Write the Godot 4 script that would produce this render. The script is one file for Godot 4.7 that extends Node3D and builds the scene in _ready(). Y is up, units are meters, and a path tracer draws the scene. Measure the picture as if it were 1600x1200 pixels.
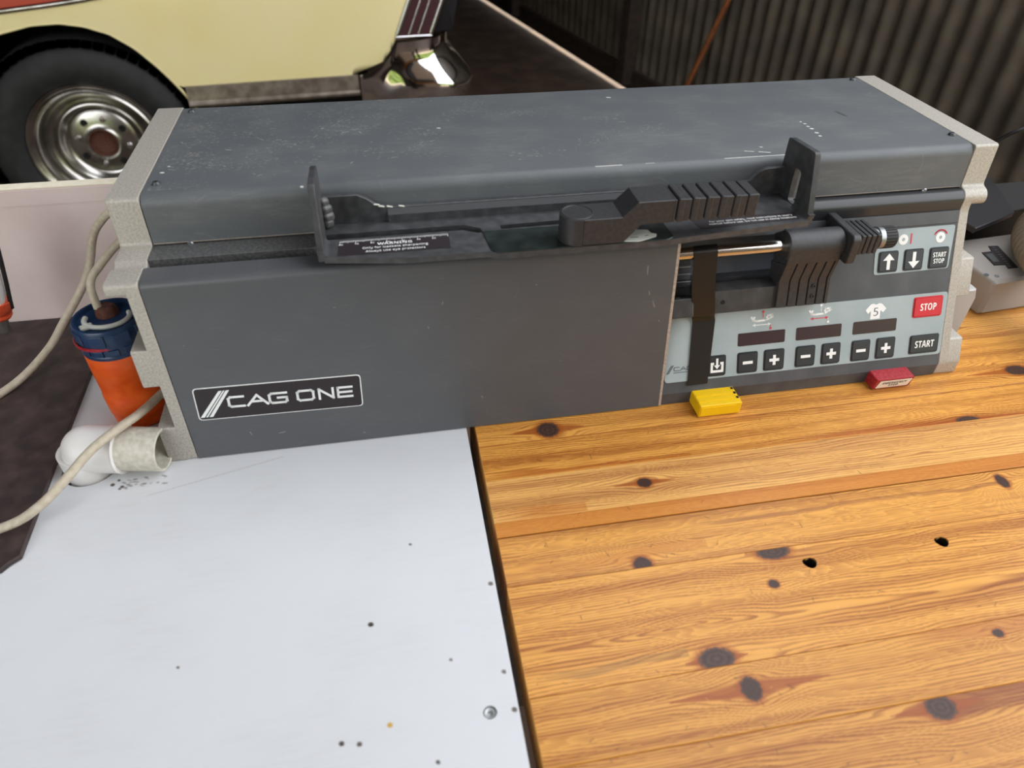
extends Node3D
# A workbench in a corrugated-iron shed: a skate sharpening machine on a half white, half pine worktop, an old car behind.
# Metres, y up. y = 0 is the top of the bench, the machine's length runs along x.

const FLOOR := -0.81

# ---------------------------------------------------------------- mesh building
class G:
	var v := PackedVector3Array()
	var n := PackedVector3Array()
	var uv := PackedVector2Array()
	var sx := 1.0      # uv = ((x - ox) * sx, (y - oy) * sy) of the flat coordinates handed in
	var sy := 1.0
	var ox := 0.0
	var oy := 0.0

	func tri(a: Vector3, b: Vector3, c: Vector3, na: Vector3, nb: Vector3, nc: Vector3, ua := Vector2.ZERO, ub := Vector2.ZERO, uc := Vector2.ZERO) -> void:
		v.append_array(PackedVector3Array([a, c, b]))
		n.append_array(PackedVector3Array([na, nc, nb]))
		uv.append_array(PackedVector2Array([ua, uc, ub]))

	func flat(a: Vector3, b: Vector3, c: Vector3, d: Vector3) -> void:      # a quad seen counter-clockwise from outside
		var m := (c - a).cross(d - b).normalized()
		tri(a, b, c, m, m, m)
		tri(a, c, d, m, m, m)

	func soft(a: Vector3, b: Vector3, c: Vector3, d: Vector3, na: Vector3, nb: Vector3, nc: Vector3, nd: Vector3) -> void:
		tri(a, b, c, na, nb, nc)
		tri(a, c, d, na, nc, nd)

	func box(c: Vector3, s: Vector3, b := Basis.IDENTITY, r := 0.0) -> G:
		if r > 0.0:
			return rbox(c, s, r, b)
		var h := s * 0.5
		for ax in 3:
			for sg in [-1.0, 1.0]:
				var e := [Vector3.RIGHT, Vector3.UP, Vector3.BACK]
				var w: Vector3 = e[ax] * h[ax] * sg
				var p: Vector3 = e[(ax + 1) % 3] * h[(ax + 1) % 3]
				var q: Vector3 = e[(ax + 2) % 3] * h[(ax + 2) % 3] * sg
				flat(c + b * (w - p - q), c + b * (w + p - q), c + b * (w + p + q), c + b * (w - p + q))
		return self

	func rbox(c: Vector3, s: Vector3, r: float, b := Basis.IDENTITY) -> G:   # a box with rounded edges
		var h := s * 0.5
		r = minf(r, minf(h.x, minf(h.y, h.z)) * 0.98)
		var inn := h - Vector3(r, r, r)
		var e := [Vector3.RIGHT, Vector3.UP, Vector3.BACK]
		for ax in 3:
			for sg in [-1.0, 1.0]:
				var u := (ax + 1) % 3
				var w := (ax + 2) % 3
				var lu := [-h[u], -h[u] + r * 0.42, -h[u] + r, h[u] - r, h[u] - r * 0.42, h[u]]
				var lw := [-h[w], -h[w] + r * 0.42, -h[w] + r, h[w] - r, h[w] - r * 0.42, h[w]]
				var P := []
				var N := []
				for i in 6:
					for j in 6:
						var p: Vector3 = e[ax] * h[ax] * sg + e[u] * lu[i] + e[w] * lw[j] * sg
						var k := p.clamp(-inn, inn)
						var m := (p - k).normalized()
						P.append(c + b * (k + m * r))
						N.append(b * m)
				for i in 5:
					for j in 5:
						var q := [i * 6 + j, i * 6 + 6 + j, i * 6 + 7 + j, i * 6 + 1 + j]
						soft(P[q[0]], P[q[1]], P[q[2]], P[q[3]], N[q[0]], N[q[1]], N[q[2]], N[q[3]])
		return self

	static func inset(p: PackedVector2Array, d: float) -> PackedVector2Array:
		if d == 0.0:
			return p
		var o := PackedVector2Array()
		var m := p.size()
		for i in m:
			var e0 := (p[i] - p[(i + m - 1) % m]).normalized()
			var e1 := (p[(i + 1) % m] - p[i]).normalized()
			var n0 := Vector2(-e0.y, e0.x)
			var n1 := Vector2(-e1.y, e1.x)
			var s := (n0 + n1)
			o.append(p[i] + s * d / maxf(0.4, 1.0 + n0.dot(n1)))
		return o

	static func fill(p: PackedVector2Array) -> PackedInt32Array:      # ear clipping; copes with holes joined on by slits
		var left := range(p.size())
		var out := PackedInt32Array()
		var guard := 0
		while left.size() > 3 and guard < 20000:
			var done := false
			for k in left.size():
				guard += 1
				var ia: int = left[(k + left.size() - 1) % left.size()]
				var ib: int = left[k]
				var ic: int = left[(k + 1) % left.size()]
				var a := p[ia]
				var b := p[ib]
				var c := p[ic]
				if (b - a).cross(c - b) <= 1e-14:
					continue
				var clear := true
				for q in left:
					var s := p[q]
					if q == ia or q == ib or q == ic or s == a or s == b or s == c:
						continue
					if (b - a).cross(s - a) >= 0.0 and (c - b).cross(s - b) >= 0.0 and (a - c).cross(s - c) >= 0.0:
						clear = false
						break
				if clear:
					out.append_array(PackedInt32Array([ia, ib, ic]))
					left.remove_at(k)
					done = true
					break
			if not done:
				var flat_at := -1      # drop a point on a straight line, else give up
				for k in left.size():
					var a2 := p[left[(k + left.size() - 1) % left.size()]]
					var b2 := p[left[k]]
					var c2 := p[left[(k + 1) % left.size()]]
					if absf((b2 - a2).cross(c2 - b2)) <= 1e-13:
						flat_at = k
						break
				if flat_at < 0:
					printerr("a polygon could not be filled: ", p.size(), " ", p[0])
					break
				left.remove_at(flat_at)
		if left.size() == 3:
			out.append_array(PackedInt32Array(left))
		return out

	# a polygon drawn in the x,y plane of t, pushed from z0 to z1, its rims chamfered by bev
	func ext(poly: PackedVector2Array, t: Transform3D, z0: float, z1: float, bev := 0.0, smooth := 40.0, ends := 3) -> G:
		var p := poly.duplicate()
		if Geometry2D.is_polygon_clockwise(p):
			p.reverse()
		var m := p.size()
		var rings := [[z0, 0.0], [z1, 0.0]]
		if bev > 0.0:
			rings = [[z0, bev if ends & 1 else 0.0], [z0 + bev, 0.0], [z1 - bev, 0.0], [z1, bev if ends & 2 else 0.0]]
		var cuts := [p, p]
		if bev > 0.0:
			cuts = [G.inset(p, bev) if ends & 1 else p, G.inset(p, bev) if ends & 2 else p]
		var low: PackedVector2Array = cuts[0]
		var cut: PackedVector2Array = cuts[1]
		var idx := G.fill(p)
		var up := t.basis.z.normalized()
		for i in range(0, idx.size(), 3):
			var a := cut[idx[i]]
			var b := cut[idx[i + 1]]
			var c := cut[idx[i + 2]]
			var u := [U(a), U(b), U(c)]
			tri(t * Vector3(a.x, a.y, z1), t * Vector3(b.x, b.y, z1), t * Vector3(c.x, c.y, z1), up, up, up, u[0], u[1], u[2])
			a = low[idx[i]]
			b = low[idx[i + 1]]
			c = low[idx[i + 2]]
			tri(t * Vector3(a.x, a.y, z0), t * Vector3(c.x, c.y, z0), t * Vector3(b.x, b.y, z0), -up, -up, -up, u[0], u[2], u[1])
		var lim := cos(deg_to_rad(smooth))
		var en := []
		for i in m:
			var e := (p[(i + 1) % m] - p[i]).normalized()
			en.append(Vector2(e.y, -e.x))
		for r in rings.size() - 1:
			var za: float = rings[r][0]
			var zb: float = rings[r + 1][0]
			var pa := G.inset(p, rings[r][1])
			var pb := G.inset(p, rings[r + 1][1])
			var tilt: float = 0.0 if bev == 0.0 or r == 1 else (-0.7 if r == 0 else 0.7)
			if r == 0 and not ends & 1 or r == 2 and not ends & 2:
				tilt = 0.0
			for i in m:
				var j := (i + 1) % m
				var n0: Vector2 = en[i]
				var n1: Vector2 = en[i]
				if n0.dot(en[(i + m - 1) % m]) > lim:
					n0 = (n0 + en[(i + m - 1) % m]).normalized()
				if n1.dot(en[j]) > lim:
					n1 = (n1 + en[j]).normalized()
				var N0 := (t.basis * Vector3(n0.x, n0.y, tilt)).normalized()
				var N1 := (t.basis * Vector3(n1.x, n1.y, tilt)).normalized()
				soft(t * Vector3(pa[i].x, pa[i].y, za), t * Vector3(pa[j].x, pa[j].y, za), t * Vector3(pb[j].x, pb[j].y, zb), t * Vector3(pb[i].x, pb[i].y, zb), N0, N1, N1, N0)
		return self

	func U(p: Vector2) -> Vector2:
		return Vector2((p.x - ox) * sx, (p.y - oy) * sy)

	# profile of (radius, height) pairs turned round the y axis of t
	func lathe(prof: Array, t: Transform3D, segs := 32, smooth := 35.0) -> G:
		var lim := cos(deg_to_rad(smooth))
		var k := prof.size()
		var en := []
		for i in k - 1:
			var e: Vector2 = (prof[i + 1] - prof[i]).normalized()
			en.append(Vector2(e.y, -e.x))
		for i in k - 1:
			var n0: Vector2 = en[i]
			var n1: Vector2 = en[i]
			if i > 0 and n0.dot(en[i - 1]) > lim:
				n0 = (n0 + en[i - 1]).normalized()
			if i < k - 2 and n1.dot(en[i + 1]) > lim:
				n1 = (n1 + en[i + 1]).normalized()
			for s in segs:
				var a := TAU * s / segs
				var b := TAU * (s + 1) / segs
				var da := Vector3(cos(a), 0, -sin(a))
				var db := Vector3(cos(b), 0, -sin(b))
				var p: Vector2 = prof[i]
				var q: Vector2 = prof[i + 1]
				var y := Vector3.UP
				soft(t * (da * p.x + y * p.y), t * (db * p.x + y * p.y), t * (db * q.x + y * q.y), t * (da * q.x + y * q.y),
					t.basis * (da * n0.x + y * n0.y), t.basis * (db * n0.x + y * n0.y), t.basis * (db * n1.x + y * n1.y), t.basis * (da * n1.x + y * n1.y))
		return self

	func cyl(a: Vector3, b: Vector3, r: float, segs := 24, bev := 0.0) -> G:
		var y := (b - a)
		var l := y.length()
		y /= l
		var x := y.cross(Vector3.UP if absf(y.y) < 0.9 else Vector3.RIGHT).normalized()
		var t := Transform3D(Basis(x, y, x.cross(y)), a)
		var pr := [Vector2(0, 0), Vector2(r - bev, 0), Vector2(r, bev), Vector2(r, l - bev), Vector2(r - bev, l), Vector2(0, l)]
		if bev == 0.0:
			pr = [Vector2(0, 0), Vector2(r, 0), Vector2(r, l), Vector2(0, l)]
		return lathe(pr, t, segs)

	# a round cord through the points, smoothed
	func tube(pts: Array, r: float, sides := 12, sub := 8) -> G:
		var P := []
		var k := pts.size()
		for i in k - 1:
			var p0: Vector3 = pts[maxi(i - 1, 0)]
			var p1: Vector3 = pts[i]
			var p2: Vector3 = pts[i + 1]
			var p3: Vector3 = pts[mini(i + 2, k - 1)]
			for s in sub:
				P.append(p1.cubic_interpolate(p2, p0, p3, float(s) / sub))
		P.append(pts[k - 1])
		var side := Vector3.ZERO
		var rings := []
		for i in P.size():
			var d: Vector3 = (P[mini(i + 1, P.size() - 1)] - P[maxi(i - 1, 0)]).normalized()
			if side == Vector3.ZERO:
				side = d.cross(Vector3.UP if absf(d.y) < 0.9 else Vector3.RIGHT).normalized()
			side = (side - d * side.dot(d)).normalized()
			var w := d.cross(side)
			var ring := []
			for s in sides:
				var a := TAU * s / sides
				ring.append(side * cos(a) + w * sin(a))
			rings.append(ring)
		for i in P.size() - 1:
			for s in sides:
				var j := (s + 1) % sides
				soft(P[i] + rings[i][s] * r, P[i] + rings[i][j] * r, P[i + 1] + rings[i + 1][j] * r, P[i + 1] + rings[i + 1][s] * r, rings[i][s], rings[i][j], rings[i + 1][j], rings[i + 1][s])
		for e in [0, P.size() - 1]:
			var d: Vector3 = (P[0] - P[1]).normalized() if e == 0 else (P[e] - P[e - 1]).normalized()
			for s in sides:
				var j := (s + 1) % sides
				if e == 0:
					tri(P[e], P[e] + rings[e][j] * r, P[e] + rings[e][s] * r, d, d, d)
				else:
					tri(P[e], P[e] + rings[e][s] * r, P[e] + rings[e][j] * r, d, d, d)
		return self

	# a sheet of points grid[i][j], normals from its neighbours
	func sheet(g: Array, flip := false) -> G:
		var a := g.size()
		var b: int = g[0].size()
		var N := []
		for i in a:
			var row := []
			for j in b:
				var du: Vector3 = g[mini(i + 1, a - 1)][j] - g[maxi(i - 1, 0)][j]
				var dv: Vector3 = g[i][mini(j + 1, b - 1)] - g[i][maxi(j - 1, 0)]
				var m := du.cross(dv).normalized()
				row.append(-m if flip else m)
			N.append(row)
		for i in a - 1:
			for j in b - 1:
				if flip:
					soft(g[i][j], g[i][j + 1], g[i + 1][j + 1], g[i + 1][j], N[i][j], N[i][j + 1], N[i + 1][j + 1], N[i + 1][j])
				else:
					soft(g[i][j], g[i + 1][j], g[i + 1][j + 1], g[i][j + 1], N[i][j], N[i + 1][j], N[i + 1][j + 1], N[i][j + 1])
		return self

	func mesh() -> ArrayMesh:
		var arr := []
		arr.resize(Mesh.ARRAY_MAX)
		arr[Mesh.ARRAY_VERTEX] = v
		arr[Mesh.ARRAY_NORMAL] = n
		arr[Mesh.ARRAY_TEX_UV] = uv
		var m := ArrayMesh.new()
		m.add_surface_from_arrays(Mesh.PRIMITIVE_TRIANGLES, arr)
		return m


func P2(a: Array) -> PackedVector2Array:
	var o := PackedVector2Array()
	for i in range(0, a.size(), 2):
		o.append(Vector2(a[i], a[i + 1]))
	return o

func rounded(p: PackedVector2Array, r: float, seg := 4) -> PackedVector2Array:
	var o := PackedVector2Array()
	var m := p.size()
	for i in m:
		var a := p[(i + m - 1) % m]
		var b := p[i]
		var c := p[(i + 1) % m]
		var q := minf(r, minf(a.distance_to(b), b.distance_to(c)) * 0.45)
		var s := b + (a - b).normalized() * q
		var e := b + (c - b).normalized() * q
		for k in seg + 1:
			var t := float(k) / seg
			o.append(s.lerp(b, t).lerp(b.lerp(e, t), t))
	return o

func rrect(x0: float, y0: float, x1: float, y1: float, r: float) -> PackedVector2Array:
	return rounded(P2([x0, y0, x1, y0, x1, y1, x0, y1]), r)

func disc(c: Vector2, r: float, k := 20) -> PackedVector2Array:
	var o := PackedVector2Array()
	for i in k:
		o.append(c + Vector2(cos(TAU * i / k), sin(TAU * i / k)) * r)
	return o

func holed(outer: PackedVector2Array, holes: Array) -> PackedVector2Array:      # cuts holes by hair-thin slits
	var p := outer.duplicate()
	if Geometry2D.is_polygon_clockwise(p):
		p.reverse()
	for hole in holes:
		var h: PackedVector2Array = hole.duplicate()
		if not Geometry2D.is_polygon_clockwise(h):
			h.reverse()
		var best := INF
		var bi := 0
		var bj := 0
		for i in p.size():
			for j in h.size():
				var d := p[i].distance_squared_to(h[j])
				if d < best:
					best = d
					bi = i
					bj = j
		var dir := (h[bj] - p[bi]).normalized()
		var off := Vector2(-dir.y, dir.x) * 0.0
		var o := PackedVector2Array()
		for i in bi + 1:
			o.append(p[i])
		o[bi] -= off
		for k in h.size() + 1:
			o.append(h[(bj + k) % h.size()])
		o[bi + 1] -= off
		o[o.size() - 1] += off
		o.append(p[bi] + off)
		for i in range(bi + 1, p.size()):
			o.append(p[i])
		p = o
	return p

func along_x(origin := Vector3.ZERO) -> Transform3D:      # drawings in (z, y), pushed towards +x
	return Transform3D(Basis(Vector3(0, 0, 1), Vector3(0, 1, 0), Vector3(-1, 0, 0)), origin)

func ext_x(g: G, zy: PackedVector2Array, x0: float, x1: float, bev := 0.0, smooth := 40.0, ends := 3) -> G:
	return g.ext(zy, along_x(), -x1, -x0, bev, smooth, ends)

func flat_y(y := 0.0) -> Transform3D:      # drawings in (x, -z), pushed upwards
	return Transform3D(Basis(Vector3(1, 0, 0), Vector3(0, 0, -1), Vector3(0, 1, 0)), Vector3(0, y, 0))

func ext_y(g: G, xz: PackedVector2Array, y0: float, y1: float, bev := 0.0, smooth := 40.0) -> G:
	var p := PackedVector2Array()
	for q in xz:
		p.append(Vector2(q.x, -q.y))
	return g.ext(p, flat_y(), y0, y1, bev, smooth)

# ---------------------------------------------------------------- naming
var taken := {}
func numbered(s: String) -> String:
	var k: int = taken.get(s, -1) + 1
	taken[s] = k
	return s if k == 0 else "%s_%03d" % [s, k]

func thing(called: String, label: String, category: String, at := Vector3.ZERO, group := "") -> Node3D:
	var o := Node3D.new()
	o.name = numbered(called)
	add_child(o)
	o.position = at
	o.set_meta("label", label)
	o.set_meta("category", category)
	if group:
		o.set_meta("group", group)
	return o

# meshes are drawn in the coordinates of the place; a part is set back by where its thing stands
func part(called: String, g: G, m: Material, parent: Node3D, label := "") -> MeshInstance3D:
	var o := MeshInstance3D.new()
	o.name = called
	o.mesh = g.mesh()
	o.material_override = m
	if parent.get_parent() == self:
		o.position = -parent.position
	parent.add_child(o, true)
	if label:
		o.set_meta("label", label)
	return o

func solo(called: String, g: G, m: Material, label: String, category: String, group := "") -> MeshInstance3D:
	var o := MeshInstance3D.new()
	o.name = numbered(called)
	o.mesh = g.mesh()
	o.material_override = m
	add_child(o)
	o.set_meta("label", label)
	o.set_meta("category", category)
	if group:
		o.set_meta("group", group)
	return o

func struct(called: String, g: G, m: Material) -> MeshInstance3D:
	var o := MeshInstance3D.new()
	o.name = called
	o.mesh = g.mesh()
	o.material_override = m
	add_child(o, true)
	o.set_meta("kind", "structure")
	return o

# ---------------------------------------------------------------- materials
func C8(r: int, g: int, b: int) -> Color:
	return Color(r / 255.0, g / 255.0, b / 255.0)

func mat(c: Color, rough := 0.6, metal := 0.0) -> StandardMaterial3D:
	var m := StandardMaterial3D.new()
	m.albedo_color = c
	m.roughness = rough
	m.metallic = metal
	return m

func noise(seed_: int, freq: float, octaves := 4, kind := FastNoiseLite.TYPE_SIMPLEX_SMOOTH) -> FastNoiseLite:
	var f := FastNoiseLite.new()
	f.seed = seed_
	f.frequency = freq
	f.noise_type = kind
	f.fractal_octaves = octaves
	return f

func noise_tex(seed_: int, freq: float, octaves: int, cols: Array, stops: Array, size := 512) -> NoiseTexture2D:
	var t := NoiseTexture2D.new()
	t.width = size
	t.height = size
	t.seamless = true
	t.noise = noise(seed_, freq, octaves)
	var g := Gradient.new()
	g.offsets = PackedFloat32Array(stops)
	g.colors = PackedColorArray(cols)
	t.color_ramp = g
	return t

func bump_tex(seed_: int, freq: float, octaves := 3, size := 512) -> NoiseTexture2D:
	return noise_tex(seed_, freq, octaves, [Color.BLACK, Color.WHITE], [0.0, 1.0], size)

func tri_map(m: StandardMaterial3D, per_metre: float, world := true) -> StandardMaterial3D:
	m.uv1_triplanar = true
	m.uv1_world_triplanar = world
	m.uv1_scale = Vector3.ONE * per_metre
	return m

func relief(m: StandardMaterial3D, t: Texture2D, centimetres: float) -> StandardMaterial3D:
	m.heightmap_enabled = true
	m.heightmap_texture = t
	m.heightmap_scale = centimetres
	return m

func mottled(c1: Color, c2: Color, freq: float, per_metre: float, rough: float, metal := 0.0, seed_ := 1, octaves := 5) -> StandardMaterial3D:
	var m := mat(Color.WHITE, rough, metal)
	m.albedo_texture = noise_tex(seed_, freq, octaves, [c1, c1.lerp(c2, 0.5), c2], [0.2, 0.5, 0.8])
	return tri_map(m, per_metre)

# painted sheet metal: grey with wipes of dust, fine scratches and chips at given places; u along x, v along the other way
func painted_sheet(w: int, h: int, base: Color, dust: Color, amount: float, scratches: int, marks: Array, seed_: int) -> ImageTexture:
	var im := Image.create(w, h, false, Image.FORMAT_RGB8)
	var a := noise(seed_, 0.006, 4)
	var b := noise(seed_ + 1, 0.05, 3)
	var c := noise(seed_ + 2, 0.35, 2)
	for y in h:
		for x in w:
			var big := clampf(a.get_noise_2d(x, y * 1.6) * 1.3 + 0.25, 0.0, 1.0)
			var wipe := clampf(b.get_noise_2d(x * 0.35 + y * 0.12, y * 2.2) * 1.2 + 0.3, 0.0, 1.0)
			var grain := c.get_noise_2d(x, y)
			var k := amount * big * (0.35 + 0.65 * wipe) * (0.8 + 0.5 * grain)
			im.set_pixel(x, y, base.lerp(dust, clampf(k, 0.0, 1.0)).lightened(0.02 * (grain + 0.5)))
	var rng := RandomNumberGenerator.new()
	rng.seed = seed_
	for i in scratches:
		var p := Vector2(rng.randf() * w, rng.randf() * h)
		var d := Vector2.from_angle(rng.randf_range(-0.6, 0.6) if rng.randf() < 0.7 else rng.randf() * TAU)
		var bend := rng.randf_range(-0.03, 0.03)
		var s := rng.randf_range(0.05, 0.32)
		for k in int(rng.randf_range(3, 40)):
			p += d
			d = d.rotated(bend)
			dot(im, p, 0.55, dust.lightened(0.25), s)
	for m in marks:      # [x, y, radius, colour, strength, length, angle]
		var p := Vector2(m[0] * w, m[1] * h)
		var d := Vector2.from_angle(m[6])
		for k in maxi(1, int(m[5])):
			dot(im, p + d * k, m[2], m[3], m[4] * (0.6 + 0.4 * rng.randf()))
	im.generate_mipmaps()
	return ImageTexture.create_from_image(im)

func dot(im: Image, p: Vector2, r: float, c: Color, s: float) -> void:
	for y in range(int(p.y - r), int(p.y + r) + 1):
		for x in range(int(p.x - r), int(p.x + r) + 1):
			if x < 0 or y < 0 or x >= im.get_width() or y >= im.get_height():
				continue
			var f := clampf(r + 0.5 - Vector2(x, y).distance_to(p), 0.0, 1.0) * s
			im.set_pixel(x, y, im.get_pixel(x, y).lerp(c, f))

# pine: growth rings bent round the knots. px per metre along the stave, real coordinates
func pine(x0: float, x1: float, z0: float, z1: float, core: Vector3, rings: float, knots: Array, light: Color, dark: Color, seed_: int, streaks := []) -> ImageTexture:
	var per := 2000.0
	var w := int((x1 - x0) * per)
	var h := maxi(8, int((z1 - z0) * per))
	var im := Image.create(w, h, false, Image.FORMAT_RGB8)
	var a := noise(seed_, 5.0, 3)
	var b := noise(seed_ + 7, 60.0, 3)
	var red := C8(150, 74, 26)
	var core_c := C8(64, 42, 34)
	for j in h:
		var z := z0 + (j + 0.5) / per
		for i in w:
			var x := x0 + (i + 0.5) / per
			var zz := z + 0.0035 * a.get_noise_2d(x * 1.4, z * 9.0)
			var xx := x
			var kd := 99.0
			var kr := 99.0
			var kn := 0.0
			for k in knots:      # [x, z, half length, half width, tail]
				var dx: float = x - k[0]
				var dz: float = z - k[1]
				if absf(dx) > 0.12 or absf(dz) > 0.04:
					continue
				var e := exp(-(dx * dx) / (14.0 * k[2] * k[2]) - (dz * dz) / (7.0 * k[3] * k[3]))
				zz -= dz * 0.9 * e
				var d := Vector2(dx / k[2], dz / k[3]).length() + 0.14 * b.get_noise_2d(x * 6.0, z * 6.0)
				if d < kd:
					kd = d
					kn = k[2]
				if k[4] > 0.0:
					var tail: float = absf(dz) / (k[3] * 0.7 * maxf(0.02, 1.0 - absf(dx) / k[4]))
					if absf(dx) < k[4]:
						kr = minf(kr, tail)
			var far := absf(xx - core.x)
			var ph := 1.9 * rings * Vector2(core.z * (minf(far, 0.06) + 0.2 * maxf(far - 0.06, 0.0)), zz - core.y).length()
			ph += 0.3 * a.get_noise_2d(x * 1.1, z * 14.0)
			var f := ph - floorf(ph)
			var line := smoothstep(0.35, 0.86, f) * (1.0 - smoothstep(0.9, 1.0, f))
			var fibre := b.get_noise_2d(x * 0.25, z * 30.0)
			var broad := a.get_noise_2d(x * 0.35 + 30.0, z * 16.0)
			var c := light.lerp(dark, clampf(0.52 * line + 0.22 * fibre + 0.45 * broad + 0.06, 0.0, 1.0))
			for s in streaks:      # [z, half width, strength, colour, x from, x to]
				if x > s[4] and x < s[5]:
					var q: float = 1.0 - absf(z + 0.004 * a.get_noise_2d(x * 2.0, 3.0) - s[0]) / s[1]
					if q > 0.0:
						c = c.lerp(s[3], s[2] * smoothstep(0.0, 0.5, q) * (0.75 + 0.5 * fibre) * smoothstep(s[4], s[4] + 0.04, x))
			if kr < 1.4:
				c = c.lerp(red, 0.75 * (1.0 - smoothstep(0.6, 1.4, kr)))
			if kd < 1.6:
				c = c.lerp(red, 0.6 * (1.0 - smoothstep(1.0, 1.6, kd)))
			if kd < 1.15:
				var rr := 0.5 + 0.5 * sin(kd * 16.0)
				c = c.lerp(core_c.lightened(0.08 * rr * (1.0 if kn > 0.006 else 0.3)), 1.0 - smoothstep(0.85, 1.15, kd))
			im.set_pixel(i, j, c)
	var rng := RandomNumberGenerator.new()
	rng.seed = seed_
	for k in int((x1 - x0) * (z1 - z0) * 2600.0):      # dents and cuts
		var p := Vector2(rng.randf() * w, rng.randf() * h)
		var d := Vector2.from_angle(rng.randf() * TAU)
		var dk := rng.randf() < 0.55
		for q in int(rng.randf_range(1, 9)):
			dot(im, p + d * q, 0.6, C8(70, 44, 24) if dk else C8(226, 190, 130), rng.randf_range(0.2, 0.6))
	im.generate_mipmaps()
	return ImageTexture.create_from_image(im)

# ---------------------------------------------------------------- lettering
var font_bold: SystemFont
var font_plain: SystemFont
func letters(text: String, cap: float, t: Transform3D, m: Material, parent: Node3D, bold := true, squeeze := 1.0, called := "lettering", spacing := 0.0) -> MeshInstance3D:
	var tm := TextMesh.new()
	tm.text = text
	tm.font = font_bold if bold else font_plain
	tm.font_size = 64
	tm.pixel_size = 0.01
	tm.depth = 0.00012 * 0.457 / cap
	tm.curve_step = 1.0
	tm.horizontal_alignment = HORIZONTAL_ALIGNMENT_CENTER
	tm.vertical_alignment = VERTICAL_ALIGNMENT_CENTER
	if spacing != 0.0:
		tm.line_spacing = spacing
	var o := MeshInstance3D.new()
	o.name = called
	o.mesh = tm
	o.material_override = m
	o.transform = t * Transform3D(Basis.from_scale(Vector3(squeeze, 1, 1) * cap / 0.457), Vector3.ZERO)
	if parent.get_parent() == self:
		o.position -= parent.position
	parent.add_child(o, true)
	return o

func stroke(g: G, pts: PackedVector2Array, w: float, t: Transform3D, z0: float, z1: float) -> void:
	for i in pts.size() - 1:
		var a := pts[i]
		var b := pts[i + 1]
		var d := (b - a).normalized() * w * 0.5
		var s := Vector2(-d.y, d.x)
		g.ext(PackedVector2Array([a - d - s, b + d - s, b + d + s, a - d + s]), t, z0, z1)

# ---------------------------------------------------------------- frames
var PAN := Transform3D(Basis(Vector3(1, 0, 0), Vector3(0, 0.92496, -0.38007), Vector3(0, 0.38007, 0.92496)), Vector3(0, 0.0126, 0.2303))     # the sloping control panel: x, up the slope, out
var COV := Transform3D(Basis(Vector3(1, 0, 0), Vector3(0, 0.99756, -0.06983), Vector3(0, 0.06983, 0.99756)), Vector3(0, 0.0, 0.2315))        # the face of the front cover
var WALL := Transform3D(Basis(Vector3(0.2011, 0, 0.9796), Vector3(0, 1, 0), Vector3(-0.9796, 0, 0.2011)), Vector3(1.0484, FLOOR, -4.7677))     # along the iron wall, up, into the shed
var CAR := Transform3D(Basis(Vector3(0.99563, 0, -0.09341), Vector3(0, 1, 0), Vector3(0.09341, 0, 0.99563)), Vector3(-0.689, -0.47, -1.70))
var M := {}


func _ready() -> void:
	# ---- camera, sky, sun, exposure
	var cam := Camera3D.new()
	cam.name = "camera"
	cam.near = 0.02
	cam.far = 200.0
	add_child(cam)
	cam.transform = Transform3D(Basis.from_euler(Vector3(deg_to_rad(-40.0517), deg_to_rad(-10.7465), deg_to_rad(0.9163)), EULER_ORDER_YXZ), Vector3(0.1582, 0.3788, 0.6271))
	var lens := CameraAttributesPhysical.new()
	lens.frustum_focal_length = 22.098
	lens.frustum_focus_distance = 0.62
	lens.exposure_aperture = 7.0
	cam.attributes = lens
	cam.fov = 57.0045

	var env := Environment.new()
	env.background_mode = Environment.BG_SKY
	var sky := Sky.new()
	var sm := ProceduralSkyMaterial.new()
	sm.sky_top_color = C8(236, 239, 244)
	sm.sky_horizon_color = C8(246, 243, 239)
	sm.ground_bottom_color = C8(120, 112, 96)
	sm.ground_horizon_color = C8(190, 188, 180)
	sky.sky_material = sm
	env.sky = sky
	env.background_energy_multiplier = 9.0
	env.tonemap_mode = Environment.TONE_MAPPER_LINEAR
	env.tonemap_exposure = 0.50
	env.sdfgi_enabled = true
	env.ssao_enabled = true
	env.ssil_enabled = true
	var we := WorldEnvironment.new()
	we.name = "world"
	we.environment = env
	add_child(we)

	var sun := DirectionalLight3D.new()
	sun.name = "sun"
	sun.light_color = C8(255, 240, 214)
	sun.light_energy = 8.0
	sun.light_angular_distance = 0.6
	sun.shadow_enabled = true
	add_child(sun)
	sun.look_at_from_position(Vector3(5, 4.4, -6), Vector3.ZERO)      # low behind the iron wall

	font_bold = SystemFont.new()
	font_bold.font_names = PackedStringArray(["Droid Sans"])
	font_bold.font_weight = 700
	font_plain = SystemFont.new()
	font_plain.font_names = PackedStringArray(["Droid Sans"])

	make_materials()
	build_shed()
	build_bench()
	build_machine()
	build_panel()
	build_slide()
	build_holder()
	build_left()
	build_right()
	build_car()


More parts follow.
